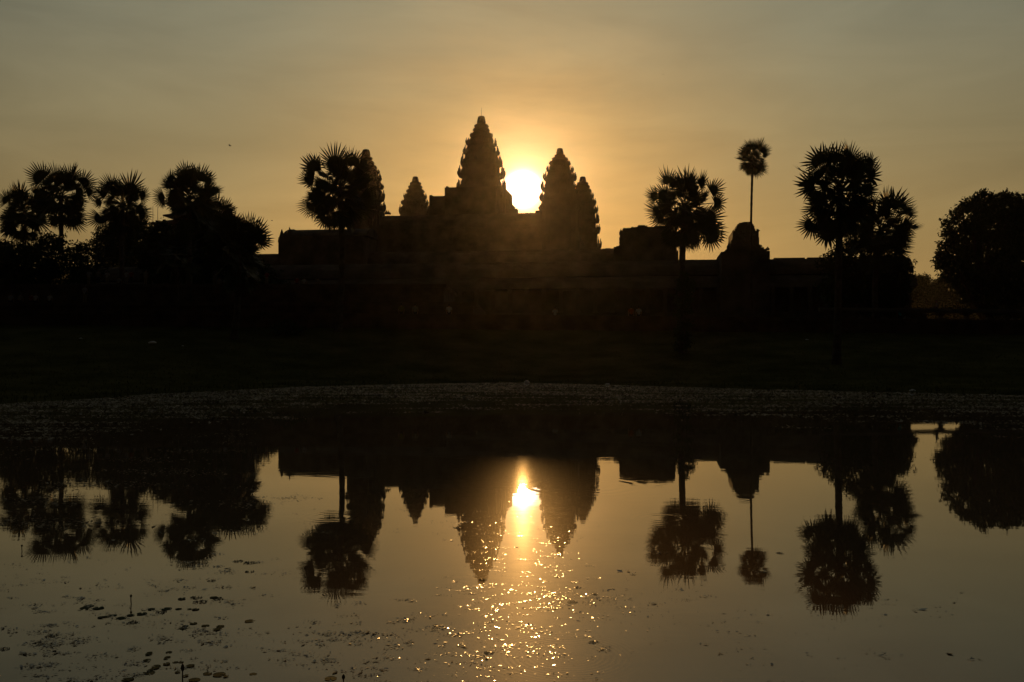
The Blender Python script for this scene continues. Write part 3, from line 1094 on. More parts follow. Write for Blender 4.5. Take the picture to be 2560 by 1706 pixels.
def bl(px, py, rp, D, dy=0, sq=1.0, depth=.9):
    """blob at a measured place: centre pixel, radius in pixels, distance"""
    D2 = D + dy
    r = rp / F * D2
    return (PX(px, D2), D2, ZY(py, D2), r, r * depth, r * sq)


# big tree at right
D = 141
broad_tree('broadleaf_tree', 'huge dark broadleaf tree filling the right edge above the balustrade', 'tree', 'broadleaf trees behind the causeway', (PX(2520, D), D, 4.2),
           [bl(2495, 560, 62, D), bl(2430, 545, 42, D, -3), bl(2560, 575, 75, D, 3), bl(2410, 600, 46, D), bl(2385, 650, 34, D, -2), bl(2400, 690, 40, D, 2), bl(2470, 660, 80, D), bl(2560, 680, 90, D),
            bl(2440, 710, 46, D), bl(2470, 745, 42, D, 1), bl(2510, 760, 55, D, -1), bl(2600, 560, 70, D), bl(2640, 660, 90, D), bl(2600, 740, 70, D, 2), bl(2450, 507, 22, D), bl(2485, 502, 18, D), bl(2528, 510, 20, D), bl(2360, 645, 18, D), bl(2375, 590, 14, D), bl(2372, 560, 10, D, 2), bl(2350, 662, 9, D), bl(2362, 615, 10, D, 1), bl(2390, 535, 9, D), bl(2405, 520, 8, D, -1), bl(2430, 500, 10, D), bl(2550, 500, 14, D), bl(2508, 492, 8, D), bl(2462, 487, 7, D), bl(2372, 700, 9, D), bl(2415, 745, 12, D)],
           3.8, .27, 31, clump=.85, leaves=34, trunk_r=.75, core=.45)
# trees and shrubs behind the right palms
D = 110
broad_tree('broadleaf_tree', 'dense leafy tree between the two right-hand palms and the gallery', 'tree', 'broadleaf trees behind the causeway', (PX(2150, D), D, 4.4),
           [bl(2150, 700, 55, D), bl(2120, 640, 36, D), bl(2210, 690, 55, D), bl(2190, 640, 40, D), bl(2245, 675, 32, D), bl(2255, 730, 22, D), bl(2100, 720, 50, D), bl(2215, 750, 45, D), bl(2150, 600, 30, D), bl(2080, 655, 28, D)],
           6, .2, 32, clump=.8, leaves=34, trunk_r=.4, core=.3)
D = 128
broad_tree('broadleaf_tree', 'narrow bushy tree with a straight edge against the hazy gap', 'tree', 'broadleaf trees behind the causeway', (PX(2262, D), D, 4.4),
           [bl(2248, 680, 26, D, 0, 1.4), bl(2254, 710, 22, D), bl(2250, 745, 24, D), bl(2230, 720, 34, D), bl(2200, 700, 50, D)], 6, .2, 38, clump=.6, leaves=34, trunk_r=.9, core=.3)
# far hazy trees seen in the gap at right
D = 420
far = [('pale hazy tree in the gap, its top next to the bushy tree', [bl(2290, 715, 24, D), bl(2310, 700, 12, D), bl(2285, 745, 30, D), bl(2300, 785, 32, D), bl(2250, 785, 34, D), bl(2270, 700, 14, D), bl(2300, 745, 30, D)]),
       ('pale hazy tree in the gap, at the dip of the far treeline', [bl(2330, 735, 26, D + 15), bl(2345, 715, 12, D + 15), bl(2325, 755, 22, D + 15), bl(2345, 790, 32, D + 15)]),
       ('pale hazy tree in the gap, rising to meet the huge tree', [bl(2370, 715, 24, D + 5), bl(2390, 700, 16, D + 5), bl(2352, 700, 10, D + 5), bl(2400, 735, 34, D + 5), bl(2395, 785, 38, D + 5), bl(2365, 745, 30, D + 5)]),
       ('faint hazy tree low behind the huge tree trunk', [bl(2450, 735, 38, D + 30), bl(2500, 725, 40, D + 30), bl(2480, 755, 34, D + 30), bl(2450, 790, 38, D + 30), bl(2520, 785, 38, D + 30), bl(2580, 780, 40, D + 30)])]
for i, (lb, bs) in enumerate(far):
    broad_tree('distant_tree', lb, 'tree', 'distant trees in the haze', (bs[0][0], bs[0][1], 4.0), bs, 2.2, .5, 60 + i, clump=1.9, leaves=34, trunk_r=.7, core=.2)
# tree line far beyond, behind everything (left edge gaps show it too)
for i, (px, py, rp, D) in enumerate([(40, 650, 50, 119), (122, 636, 52, 120), (215, 645, 36, 121), (285, 600, 42, 166), (345, 600, 52, 170), (5, 630, 24, 150), (398, 606, 46, 140)]):
    lbs = ['dark tree filling the lower left corner behind the palms', 'dark tree behind the trunk of the tallest far-left palm', 'small-leaved tree with sky holes left of the open-crowned palm', 'broad tree under the open-crowned palm',
           'dark tree between the open-crowned palm and the tiled hall', 'tree top showing under the drooping palm at the left edge', 'rounded tree in front of the tiled hall corner']
    bs = [bl(px, py, rp, D), bl(px + rp * .7, py + 25, rp * .8, D, 2), bl(px - rp * .6, py + 20, rp * .75, D, -2), bl(px + rp * .2, py - rp * .55, rp * .5, D), bl(px - rp * .5, py - rp * .2, rp * .45, D), bl(px, py + 60, rp, D)]
    broad_tree('broadleaf_tree', lbs[i], 'tree', 'broadleaf trees behind the causeway', (PX(px, D), D, 4.2 if D > 136 else 9.5), bs, 3.2, .26 if D > 130 else .2, 70 + i, clump=1.0, leaves=34, trunk_r=.35, core=.25)
for i, (px, py, rp, D, lb) in enumerate([(475, 628, 60, 138, 'dense tree hiding the tiled hall walls'), (560, 660, 60, 130, 'dark tree behind the squat dome palm'), (640, 700, 46, 125, 'low tree at the foot of the gabled pavilion')]):
    bs = [bl(px, py, rp, D), bl(px + rp * .8, py + 20, rp * .8, D, 2), bl(px - rp * .7, py + 10, rp * .8, D, -2), bl(px, py + 70, rp * 1.1, D)]
    broad_tree('broadleaf_tree', lb, 'tree', 'broadleaf trees behind the causeway', (PX(px, D), D, 4.2), bs, 4, .24, 90 + i, clump=.9, leaves=34, trunk_r=.35, core=.25)
# creeper on the palm right of the towers, low bush on the lawn
D = 79.6
x = PX(1711, D)
z0 = gz(x, D)
broad_tree('creeper', 'leafy creeper climbing the trunk of the round-crowned palm', 'plant', None, (x, D, z0),
           [(x, D, z0 + h, w, w, .9) for h, w in [(.8, .8), (1.8, .75), (2.9, .7), (3.9, .85), (4.9, .95), (5.7, .75), (6.3, .5)]], 9, .12, 51, clump=.35, leaves=30, trunk_r=0, core=.3)
x, D = PX(722, 84), 84
z0 = gz(x, D)
broad_tree('bush', 'low dark bush on the lawn left of the palm by the left tower', 'bush', None, (x, D, z0),
           [(x - .8, D, z0 + .5, .9, .8, .6), (x + .5, D, z0 + .4, 1.0, .8, .5), (x, D + .3, z0 + .8, .7, .7, .5)], 12, .09, 52, clump=.3, leaves=30, trunk_r=.06, core=.2)

# ------------------------------------------------------------------ tiled hall behind the left palms
D = 150
hx0, hx1 = PX(380, D), PX(600, D)
hall = empty('tiled_hall', ((hx0 + hx1) / 2, D + 6, 4.2))
tag(hall, 'hall with a broad hipped roof half hidden behind the left palms', 'building')
hw = (hx1 - hx0) / 2
mb = MB()
ze = ZY(552, D) - 4.2
zt = ZY(515, D) - 4.2
mb.box(-hw * .86, hw * .86, -5, 6, -.2, ze - .02)
mb.build('wall', M['plaster'], hall)
mb = MB()


def hip(mb, hx, hy, z0, z1, ridge, th=.18):
    mb.rings([[(-hx, -hy, z0), (hx, -hy, z0), (hx, hy, z0), (-hx, hy, z0)], [(-hx, -hy, z0 + th), (hx, -hy, z0 + th), (hx, hy, z0 + th), (-hx, hy, z0 + th)],
              [(-hx * ridge - .1, -.2, z1), (hx * ridge + .1, -.2, z1), (hx * ridge + .1, .2, z1), (-hx * ridge - .1, .2, z1)]])


hip(mb, hw, 7, ze - .6, ze + .9, .8)
hip(mb, hw * .80, 5.2, ze + .85, zt, .55)
rf = mb.build('roof', M['tile'], hall)
for xx in (-hw + .3, -hw + 1.05):
    mb = MB()
    mb.tube([(xx, -6.4, ze - .5), (xx, -6.4, ze + 2.2)], [.05, .03], 6)
    mb.build('finial', M['metal'], rf)


# ------------------------------------------------------------------ people
def skin_obj(name, verts, edges, rads, mat, parent, root_i=0, sub=1):
    me = bpy.data.meshes.new(name)
    me.from_pydata(verts, edges, [])
    me.materials.append(mat)
    o = link(bpy.data.objects.new(name, me))
    o.parent = parent
    o.modifiers.new('skin', 'SKIN')
    layer = me.skin_vertices[0].data if me.skin_vertices else None
    if layer is None:
        me.attributes.new('x', 'FLOAT', 'POINT')
    for i, r in enumerate(rads):
        rr = r if isinstance(r, tuple) else (r, r)
        me.skin_vertices[0].data[i].radius = rr
        me.skin_vertices[0].data[i].use_root = (i == root_i)
    s = o.modifiers.new('sub', 'SUBSURF')
    s.levels = sub
    s.render_levels = sub
    me_p = o.modifiers['skin']
    me_p.use_smooth_shade = True
    return o


def person(x, y, z, pose, top, bottom, label, face=0.0, scale=1.0, bag=None, seed=0):
    """face 0 looks to +Y (towards the temple)"""
    rng = random.Random(seed)
    root = empty('person', (x, y, z), face)
    root.scale = (scale,) * 3
    tag(root, label, 'person', 'visitors watching the sunrise')
    if pose == 'stand':
        hip_z, knee, foot = .92, [(.10, .02, .50), (-.10, 0, .50)], [(.11, -.03, .07), (-.12, -.01, .07)]
        toe = [(.12, .13, .03), (-.14, .15, .03)]
        lean = 0.0
    else:
        hip_z, knee, foot = .10, [(.13, .42, .13), (-.13, .42, .12)], [(.12, .46, -.30), (-.13, .48, -.30)]
        toe = [(.13, .62, -.35), (-.14, .64, -.35)]
        lean = .06
    hz = hip_z
    sp = [(0, 0, hz), (0, -.01, hz + .16), (0, 0 + lean, hz + .34), (0, lean, hz + .50), (0, lean + .01, hz + .60), (0, lean + .03, hz + .68), (0, lean + .03, hz + .77)]
    V = list(sp)
    Rr = [(.15, .11), (.13, .095), (.16, .11), (.11, .08), (.055, .055), (.085, .095), (.08, .09)]
    E = [(i, i + 1) for i in range(6)]
    armp = {}
    for sd in (1, -1):
        i0 = len(V)
        up_ = rng.random() < .35 and pose == 'stand'
        el = (sd * .27, lean + .04, hz + .25)
        wr = (sd * .20, lean + .26, hz + .42) if up_ else (sd * .22, lean + .16, hz + .04)
        V += [(sd * .18, lean, hz + .49), el, wr]
        Rr += [.055, .042, .028]
        E += [(3, i0), (i0, i0 + 1), (i0 + 1, i0 + 2)]
        armp[sd] = (V[i0], el, wr)
        pdv = (Vector(wr) - Vector(el)).normalized()
        pal = Vector(wr) + pdv * .085
        V.append(tuple(pal))
        Rr.append((.036, .016))
        E.append((i0 + 2, i0 + 3))
        pi_ = i0 + 3
        for f in range(4):
            o_ = (f - 1.5) * .02
            ln = (.065, .078, .072, .055)[f]
            a_ = pal + Vector((o_ * sd, 0, 0)) + pdv * .02
            b_ = a_ + pdv * ln * .55 + Vector((0, .008, 0))
            c_ = b_ + pdv * ln * .45 + Vector((-sd * .01, .018, 0))
            j = len(V)
            V += [tuple(a_), tuple(b_), tuple(c_)]
            Rr += [.009, .0085, .008]
            E += [(pi_, j), (j, j + 1), (j + 1, j + 2)]
        j = len(V)
        tb = Vector(wr) + pdv * .04 + Vector((-sd * .035, .012, 0))
        V += [tuple(tb), tuple(tb + pdv * .045 + Vector((-sd * .012, .01, 0)))]
        Rr += [.011, .009]
        E += [(i0 + 2, j), (j, j + 1)]
    for k in range(2):
        sd = 1 if k == 0 else -1
        i0 = len(V)
        V += [(sd * .09, .02, hz - (.04 if pose == 'stand' else 0)), knee[k], foot[k], toe[k]]
        Rr += [.085, .055, .04, (.04, .03)]
        E += [(0, i0), (i0, i0 + 1), (i0 + 1, i0 + 2), (i0 + 2, i0 + 3)]
    body = skin_obj('body', V, E, Rr, M['skin'], root)
    # face: nose, brow and ears as small forms sunk into the head
    hd = Vector((0, lean + .03, hz + .73))
    mb = MB()
    mb.tube([hd + Vector((0, .085, .03)), hd + Vector((0, .118, -.01))], [.008, .014], 6)
    mb.build('nose', M['skin'], root)
    for sd in (-1, 1):
        mb = MB()
        mb.tube([hd + Vector((sd * .082, 0, .015)), hd + Vector((sd * .096, -.012, .0)), hd + Vector((sd * .084, 0, -.025))], [.012, .016, .008], 6)
        mb.build('ear', M['skin'], root)
    # hair
    mb = MB()
    rings_ = []
    for a in range(6):
        ph = math.pi / 2 * a / 5.0
        rings_.append([(hd.x + .095 * math.cos(ph) * math.cos(t_ * math.pi / 6), hd.y - .012 + .105 * math.cos(ph) * math.sin(t_ * math.pi / 6), hd.z + .01 + .115 * math.sin(ph)) for t_ in range(12)])
    mb.rings(rings_)
    mb.rings([[(hd.x + w * math.cos(t_ * math.pi / 5 + math.pi), hd.y - .05 + .05 * math.sin(t_ * math.pi / 5 + math.pi), hd.z + zz) for t_ in range(10)] for zz, w in [(-.10, .05), (-.04, .08), (.03, .09)]])
    mb.build('hair', M['hair'], root, True)
    # shirt
    sv = [(0, 0, hz - .02), (0, -.01, hz + .16), (0, lean, hz + .34), (0, lean, hz + .50), (0, lean, hz + .555)]
    se_ = [(0, 1), (1, 2), (2, 3), (3, 4)]
    sr = [(.175, .135), (.155, .12), (.185, .135), (.13, .10), (.07, .07)]
    for sd in (1, -1):
        i0 = len(sv)
        a_, b_, c_ = armp[sd]
        m_ = tuple(Vector(a_).lerp(Vector(b_), .85))
        sv += [a_, m_]
        sr += [.075, .068]
        se_ += [(3, i0), (i0, i0 + 1)]
    sh = skin_obj('shirt', sv, se_, sr, top, root, 1)
    tv = [(0, 0, hz + .04)]
    te, trr = [], [(.155, .12)]
    for k in range(2):
        sd = 1 if k == 0 else -1
        i0 = len(tv)
        tv += [(sd * .09, .02, hz - .04 if pose == 'stand' else hz), knee[k], tuple(Vector(knee[k]).lerp(Vector(foot[k]), .85))]
        trr += [.10, .072, .06]
        te += [(0, i0), (i0, i0 + 1), (i0 + 1, i0 + 2)]
    skin_obj('trousers', tv, te, trr, bottom, root)
    if bag:
        mb = MB()
        mb.tube([(-.13, -.12, hz + .48), (0, -.155, hz + .3), (.14, -.13, hz + .08)], .018, 6)
        mb.tube([(-.13, -.10, hz + .48), (-.12, .06, hz + .52), (-.02, .16, hz + .35), (.14, .11, hz + .08)], .018, 6)
        mb.box(.13, .24, -.15, .12, hz - .12, hz + .1)
        mb.build('sling_bag', cloth('black_canvas', (.03, .03, .03)), root)
    return root


white = cloth('white_cotton', (.36, .36, .39))
cream = cloth('cream_cotton', (.2, .185, .155))
grey = cloth('grey_cotton', (.25, .26, .28))
red = cloth('red_cotton', (.22, .04, .03))
orange = cloth('orange_cotton', (.26, .09, .035))
yellow = cloth('yellow_cotton', (.17, .15, .045))
teal = cloth('teal_cotton', (.05, .3, .3))
dark = cloth('dark_trousers', (.04, .04, .05))
khaki = cloth('khaki_trousers', (.22, .18, .11))


def on_plat(px, D, z, **k):
    return PX(px, D), D, z


# on the causeway wall, seated with their backs to the pond (dangling towards the temple side)
for (px, top, bot, lb) in [
        (1579, orange, dark, 'person in an orange top seated on the wall beside a white shirt'),
        (1598, white, dark, 'person in a white shirt seated on the wall beside the orange top'),
        (1002, yellow, dark, 'person in a dull yellow top seated on the wall below the small rear tower'),
        (1037, cream, dark, 'person in a cream top seated alone on the wall below the small rear tower'),
        (1122, white, dark, 'person hunched in a pale shirt seated on the wall below the central tower')]:
    D = 88 + PX(px, 88) * .07
    xx = PX(px, D)
    person(xx, D + .25, deck_z(xx) + .02, 'sit', top, bot, lb, seed=px)
x_ = PX(2331, 92.4)
person(x_, float(wall_y(x_)) + .52, deck_z(x_) + 1.03, 'sit', grey, dark, 'small figure seated on top of the stone balustrade in the hazy gap', face=R(70), scale=.8, seed=3)
x_ = PX(1388, 92.5)
person(x_, 92.8, 4.46, 'stand', grey, dark, 'person in dark clothes standing behind the wall below the sun', seed=4)
x_ = PX(2250, 94)
person(x_, 94, 4.46, 'stand', teal, dark, 'person in a teal top standing by the balustrade left of the hazy gap', seed=5)
# lower step of the platform
x_ = PX(212, 100)
person(x_, 100, 6.92, 'stand', white, khaki, 'standing person in a white shirt with a dark sling strap across the back', bag=True, seed=6)
for (px, top, lb) in [(26, grey, 'person in a grey top seated at the platform edge by the left picture edge'), (50, cream, 'person in a cream top seated second from the left picture edge'),
                      (88, white, 'person in a white shirt seated beside a red shirt at the left'), (78, red, 'person in a red shirt seated beside a white shirt at the left'),
                      (124, white, 'person in a white shirt seated alone below the tallest far-left palm')]:
    person(PX(px, 99.6), 99.6, 6.92, 'sit', top, dark, lb, seed=px)
# upper step of the platform
up = [(222, grey, 'stand', 'person in grey standing at the left end of the upper crowd'), (246, cream, 'stand', 'person in cream standing second in the upper crowd'),
      (268, white, 'stand', 'person in white standing under the open-crowned palm'), (297, grey, 'sit', 'person in grey sitting under the open-crowned palm'),
      (316, white, 'stand', 'person in white standing beside a red top in the upper crowd'), (328, red, 'stand', 'person in a red top standing in the upper crowd'),
      (364, cream, 'stand', 'person in cream standing between the red top and the tiled hall'), (416, white, 'stand', 'person in pale clothes standing below the tiled hall'),
      (437, cream, 'stand', 'person in cream standing below the tiled hall, raised arms'), (446, white, 'sit', 'person in white sitting below the tiled hall'),
      (548, cream, 'sit', 'person in cream sitting under the squat dome palm'), (563, white, 'sit', 'person in white sitting under the squat dome palm'),
      (623, cream, 'stand', 'person in cream standing right of the squat dome palm'), (640, white, 'stand', 'person in white standing right of the squat dome palm'),
      (667, red, 'stand', 'person in red standing below the gabled pavilion'), (742, red, 'sit', 'person in red sitting left of the palm by the left tower'),
      (760, white, 'sit', 'person in white sitting left of the palm by the left tower'), (794, cream, 'sit', 'person in cream sitting nearest the palm by the left tower')]
for i, (px, top, pose, lb) in enumerate(up):
    D = 112.6 + (i % 3) * .8
    person(PX(px, D), D, 9.52, pose, top, dark if i % 2 else khaki, lb, seed=100 + i, scale=.97 + .05 * (i % 2))

# ------------------------------------------------------------------ litter, birds
rng = random.Random(9)


def rag(name, x, y, z, w, h, mat, label, seed, group=None):
    rg = random.Random(seed)
    mb = MB()
    ring = []
    for (f, r) in [(0, .8), (.3, 1.0), (.65, .8), (1, .25)]:
        ring.append([(w * .5 * r * math.cos(a * math.pi / 5) * rg.uniform(.8, 1.1), w * .35 * r * math.sin(a * math.pi / 5) * rg.uniform(.8, 1.1), h * f * rg.uniform(.85, 1.1)) for a in range(10)])
    mb.rings(ring)
    o = mb.build(name, mat, None, True)
    o.location = (x, y, z)
    tag(o, label, 'litter', group)
    return o


def lawn_at(px, py):
    """march along the view ray to the lawn"""
    for D in np.arange(45, 95, .25):
        x, z = PX(px, D), ZY(py, D)
        if gz(x, D) >= z:
            return x, D, gz(x, D)
    return PX(px, 80), 80, gz(PX(px, 80), 80)


for i, (px, py, w, h, lb) in enumerate([(381, 861, .75, .22, 'crumpled white plastic bag lying on the grass left of the palms'), (202, 848, .35, .08, 'flat scrap of white litter on the far-left grass'),
                                        (457, 866, .2, .06, 'tiny pale scrap on the grass just right of the crumpled bag'), (2017, 851, .35, .07, 'pale scrap of litter on the grass left of the tall right palm')]):
    x, y, z = lawn_at(px, py)
    rag('litter', x, y, z - .01, w, h, M['plastic'], lb, i, 'white litter around the pond')
for i, (px, py, w, h, lb) in enumerate([(1317, 957, .42, .20, 'white lump of litter at the far water edge below the sun'), (1519, 962, .35, .12, 'flat white litter at the far water edge right of the sun'),
                                        (2281, 980, .5, .18, 'rounded white litter floating by the right shore')]):
    g = G(px, py + 1)
    rag('litter', g.x, g.y, .0, w, h, M['plastic'], lb, 20 + i, 'white litter around the pond')

for i, (px, py, D, s, lb) in enumerate([(575, 365, 160, 1.0, 'tiny dark bird in the sky above the gap right of the hall palm'), (680, 552, 150, .6, 'tiny bird low in the sky left of the gabled pavilion'),
                                        (1658, 187, 200, .5, 'tiny bird high in the sky right of the sun')]):
    w = W(px, py, D)
    root = empty('bird', w, R(40 * i))
    tag(root, lb, 'bird', 'birds in flight')
    mb = MB()
    mb.rings([[(x * s, r * s * math.cos(a * math.pi / 3), r * s * math.sin(a * math.pi / 3)) for a in range(6)] for x, r in [(-.28, .01), (-.15, .05), (0, .07), (.1, .055), (.16, .045), (.21, .03), (.26, .006)]])
    mb.build('body', M['feather'], root, True)
    for sd in (-1, 1):
        mb = MB()
        prof = [(.10, 0, .02), (.09, .2, .12), (.05, .42, .16), (-.04, .62, .10), (-.07, .4, .11), (-.09, .2, .07), (-.08, 0, .0)]
        mb.rings([[(a * s, sd * b * s, (c + .008) * s) for a, b, c in prof], [(a * s, sd * b * s, (c - .008) * s) for a, b, c in prof]])
        mb.build('wing', M['feather'], root)

# ------------------------------------------------------------------ lotus pads, buds, floating plants
padmb = MB()
nv = 22
rings_ = []
cutd = R(14)
top_, rim = [(0, 0, .012)], []
for rr_, zz in [(.5, .009), (.92, .006), (1.0, .016), (.985, .001)]:
    rings_.append([(rr_ * math.cos(cutd + (2 * math.pi - 2 * cutd) * k / nv) * (1 + .02 * math.sin(5 * k)), rr_ * math.sin(cutd + (2 * math.pi - 2 * cutd) * k / nv), zz + .01 * rr_ * math.sin(k * 1.3)) for k in range(nv + 1)])
V = [(0, 0, .03)]
for r_l in rings_:
    V += [(a, b, c * 2) for a, b, c in r_l]
Fq = []
for k in range(nv):
    Fq.append((0, 1 + k, 2 + k))
    for j in range(3):
        a0 = 1 + j * (nv + 1) + k
        Fq.append((a0, a0 + nv + 1, a0 + nv + 2, a0 + 1))
pad_mesh_src = mesh_obj('lotus_pad', V, Fq, M['pad'])
sa = .17


def A1(x, y):
    return 100 + x * sa, 1450 + y * sa


PADS = []
for (x, y, w) in [(715, 388, 160), (655, 420, 150), (857, 420, 155)]:
    PADS.append((*A1(x, y), w * sa, 0))
for (x, y, w) in [(905, 556, 120), (980, 545, 70), (1065, 529, 130), (1190, 570, 135), (1335, 523, 115), (1500, 503, 135)]:
    PADS.append((*A1(x, y), w * sa, 1))
for (x, y, w) in [(1640, 438, 100), (1860, 429, 150), (2040, 431, 100), (2195, 433, 70), (2288, 438, 110), (2085, 283, 115)]:
    PADS.append((*A1(x, y), w * sa, 2))
for (x, y, w) in [(2135, 681, 100), (2100, 716, 110), (2258, 647, 105)]:
    PADS.append((*A1(x, y), w * sa, 3))
for (x, y, w) in [(1612, 1078, 90), (1600, 1100, 100), (1896, 1070, 105), (1875, 1142, 92), (1850, 1165, 70), (1575, 1190, 115), (1862, 1242, 115), (1990, 1215, 90), (2075, 1215, 80)]:
    PADS.append((*A1(x, y), w * sa, 4))
for (x, y, w) in [(1710, 1278, 125), (1690, 1300, 130), (1620, 1335, 90), (1605, 1370, 180), (1290, 1468, 180), (2210, 1273, 135), (2025, 1365, 85), (2140, 1415, 85), (2280, 1467, 120)]:
    PADS.append((*A1(x, y), w * sa, 5))
sb = .3655
for (x, y, w) in [(1405, 452, 55), (1507, 456, 52), (1480, 478, 55), (1500, 470, 40)]:
    PADS.append((x * sb, 1400 + y * sb, w * sb, 6))
for (x, y, w, c) in [(1710, 420, 70, 7), (1465, 258, 58, 8), (1420, 781, 58, 9), (1500, 788, 85, 9), (1545, 800, 40, 9), (1732, 783, 48, 10), (1330, 822, 75, 9), (2262, 815, 80, 11), (1300, 728, 60, 9)]:
    PADS.append((x * sb, 1400 + y * sb, w * sb, c))
PL = ['lotus pad in the group of three farthest left, on the pale patch of reflection', 'lotus pad in the row beneath the tall lotus bud', 'lotus pad in the row right of the tall lotus bud',
      'lotus pad in the small group below the right row of pads', 'lotus pad scattered just above the lower lotus bud', 'lotus pad among those round and below the lower lotus bud',
      'lotus pad in the tight overlapping group furthest right of the bud rows', 'single large lotus pad lying apart right of the pad groups', 'single lotus pad next to dark weed above the pad rows',
      'lotus pad in the bottom group right of the lower lotus bud', 'single small lotus pad near the bottom, apart from the others', 'single faint lotus pad at the bottom near the third bud']
rng = random.Random(4)
for i, (px, py, w, c) in enumerate(PADS):
    g = G(px, py)
    rr_ = w / 2 * g.y / F
    o = pad_mesh_src if i == 0 else link(pad_mesh_src.copy())
    o.location = (g.x, g.y, .0015 + .0012 * (i % 5))
    o.scale = (rr_, rr_ * rng.uniform(.88, 1.1), rr_)
    o.rotation_euler = (R(rng.uniform(-2.5, 2.5)), R(rng.uniform(-2.5, 2.5)), rng.uniform(0, 6.28))
    tag(o, PL[c], 'lotus pad', 'lotus pads floating at the lower left')


def bud(px, pyb, pyt, label, seed, bud_r=.011, bend=.01):
    g = G(px, pyb)
    h = (pyb - pyt) / F * g.y
    rg = random.Random(seed)
    root = empty('lotus_bud', g)
    tag(root, label, 'lotus bud', 'lotus buds standing out of the water')
    mb = MB()
    bx = bend * rg.choice((-1, 1))
    mb.tube([(0, 0, -.1), (0, 0, 0), (bx, 0, h * .45), (bx * .6, 0, h * .8)], [.0062, .006, .0055, .005], 7)
    mb.build('stem', M['bud'], root)
    mb = MB()
    n_ = 9
    prof = [(.68, .006), (.74, .014), (.82, .018), (.90, .015), (.96, .008), (1.0, .0015)]
    mb.rings([[(bx * .5 + r * bud_r / .012 * math.cos(a * 2 * math.pi / n_), r * bud_r / .012 * math.sin(a * 2 * math.pi / n_), h * f) for a in range(n_)] for f, r in prof])
    mb.build('bud_head', M['bud'], root, True)


bud(328, 1511, 1486, 'tall lotus bud standing among the upper pad rows, mirrored in the water', 1, .009, .004)
bud(457, 1722, 1659, 'thick lotus bud at the bottom edge, left of the bottom pads', 2, .011, .003)
bud(859, 1732, 1685, 'lotus bud tip at the bottom edge below the sun glitter', 3, .010, .002)
bud(55, 1378, 1362, 'small lotus bud alone near the left edge', 4, .010, .003)
bud(919, 1292, 1258, 'thin bent bud in the reflection of the left palm', 5, .008, .02)


# leafy clumps big enough to tell apart
def clump(px, py, wpx, label, seed, hf=.16):
    g = G(px, py)
    w = wpx * .85 / F * g.y
    rs = np.random.RandomState(seed)
    n = 60
    a = rs.uniform(0, 6.28, n)
    r = np.sqrt(rs.uniform(0, 1, n)) * w / 2
    P = np.stack([r * np.cos(a) * 1.0, r * np.sin(a) * .9, rs.uniform(0, 1, n) * hf * w * .5 * (1 - (r / (w / 2)) ** 2) + .003], 1)
    u = rs.normal(size=(n, 3)) * np.array([1, 1, .45])
    u /= np.linalg.norm(u, axis=1)[:, None]
    v = np.cross(u, rs.normal(size=(n, 3)))
    v /= np.linalg.norm(v, axis=1)[:, None]
    s = w * rs.uniform(.04, .10, n)[:, None]
    V = np.stack([P - u * s, P - v * s * .5, P + u * s, P + v * s * .5], 1).reshape(-1, 3)
    V[:, 2] = np.maximum(V[:, 2], .001)
    o = np_mesh('weed_clump', V, np.arange(len(V)).reshape(-1, 4), 4, M['weed'])
    o.location = g
    tag(o, label, 'water weed', 'dark weed clumps floating on the pond')


CL = [(1951, 1384, 26, 'single dark weed clump right of the slender palm reflection'), (1146, 1320, 30, 'dark weed clump in the left side of the central tower reflection'), (530, 1453, 26, 'small dark weed clump between the hall palm reflection and the pads'),
      (594, 1404, 32, 'dark weed clump right of the hall palm reflection'), (624, 1408, 40, 'loose dark weed raft right of the hall palm reflection'), (625, 1430, 30, 'dark weed clump under the loose weed raft'),
      (1431, 1506, 30, 'dark weed clump at the right edge of the sun glitter'), (1222, 1633, 28, 'dark weed clump at the bottom left of the sun glitter'), (1484, 1607, 30, 'dark weed clump right of the lower sun glitter'),
      (1486, 1486, 22, 'little dark weed clump right of the upper sun glitter'), (490, 1495, 36, 'dark weed clump above the right row of pads'), (500, 1506, 42, 'ragged weed clump next to a single pad above the right row'),
      (128, 1591, 36, 'dark weed clump near the left edge below the pads'), (8, 1624, 36, 'dark weed clump cut by the left edge'), (404, 1531, 36, 'dark weed clump between two rows of pads'), (330, 1558, 34, 'dark weed clump under the row beneath the tall bud'),
      (1208, 1450, 26, 'dark weed clump just right of the central tower reflection tip'), (545, 1498, 34, 'dark weed clump touching the single pad above the rows')]
for i, (px, py, w, lb) in enumerate(CL):
    clump(px, py, w, lb, 300 + i)


# countless scraps: stuff
def scraps(name, pts, size, mat, tilt, label, cat, seed, zmax=.006, aspect=.5):
    """pts (n,2) water positions; each scrap is a small curled leaf of two facets"""
    rs = np.random.RandomState(seed)
    n = len(pts)
    s = size * rs.lognormal(0, .42, n)
    a = rs.uniform(0, 6.283, n)
    ax = np.stack([np.cos(a), np.sin(a), rs.normal(0, tilt, n)], 1)
    bx = np.stack([-np.sin(a), np.cos(a), rs.normal(0, tilt, n)], 1) * (aspect * rs.uniform(.6, 1.3, n))[:, None]
    P = np.stack([pts[:, 0], pts[:, 1], .003 + rs.uniform(0, zmax, n)], 1)
    s = s[:, None]
    up_ = np.array([0, 0, 1.0])
    mid = P + up_ * s * .10 * rs.uniform(-.3, 1, (n, 1))
    V = np.stack([P - ax * s, mid - bx * s * .9, P + ax * s, mid + bx * s * .9, mid + ax * s * .3 - bx * s * .55], 1)
    V = V[:, :4].reshape(-1, 3)
    i0 = np.arange(n)[:, None] * 4
    I = np.concatenate([i0 + np.array([[0, 1, 2]]), i0 + np.array([[0, 2, 3]])], 0)
    V[:, 2] = np.maximum(V[:, 2], .0012)
    o = np_mesh(name, V, I, 3, mat)
    tag(o, label, cat, kind='stuff')
    return o


rs = np.random.RandomState(12)


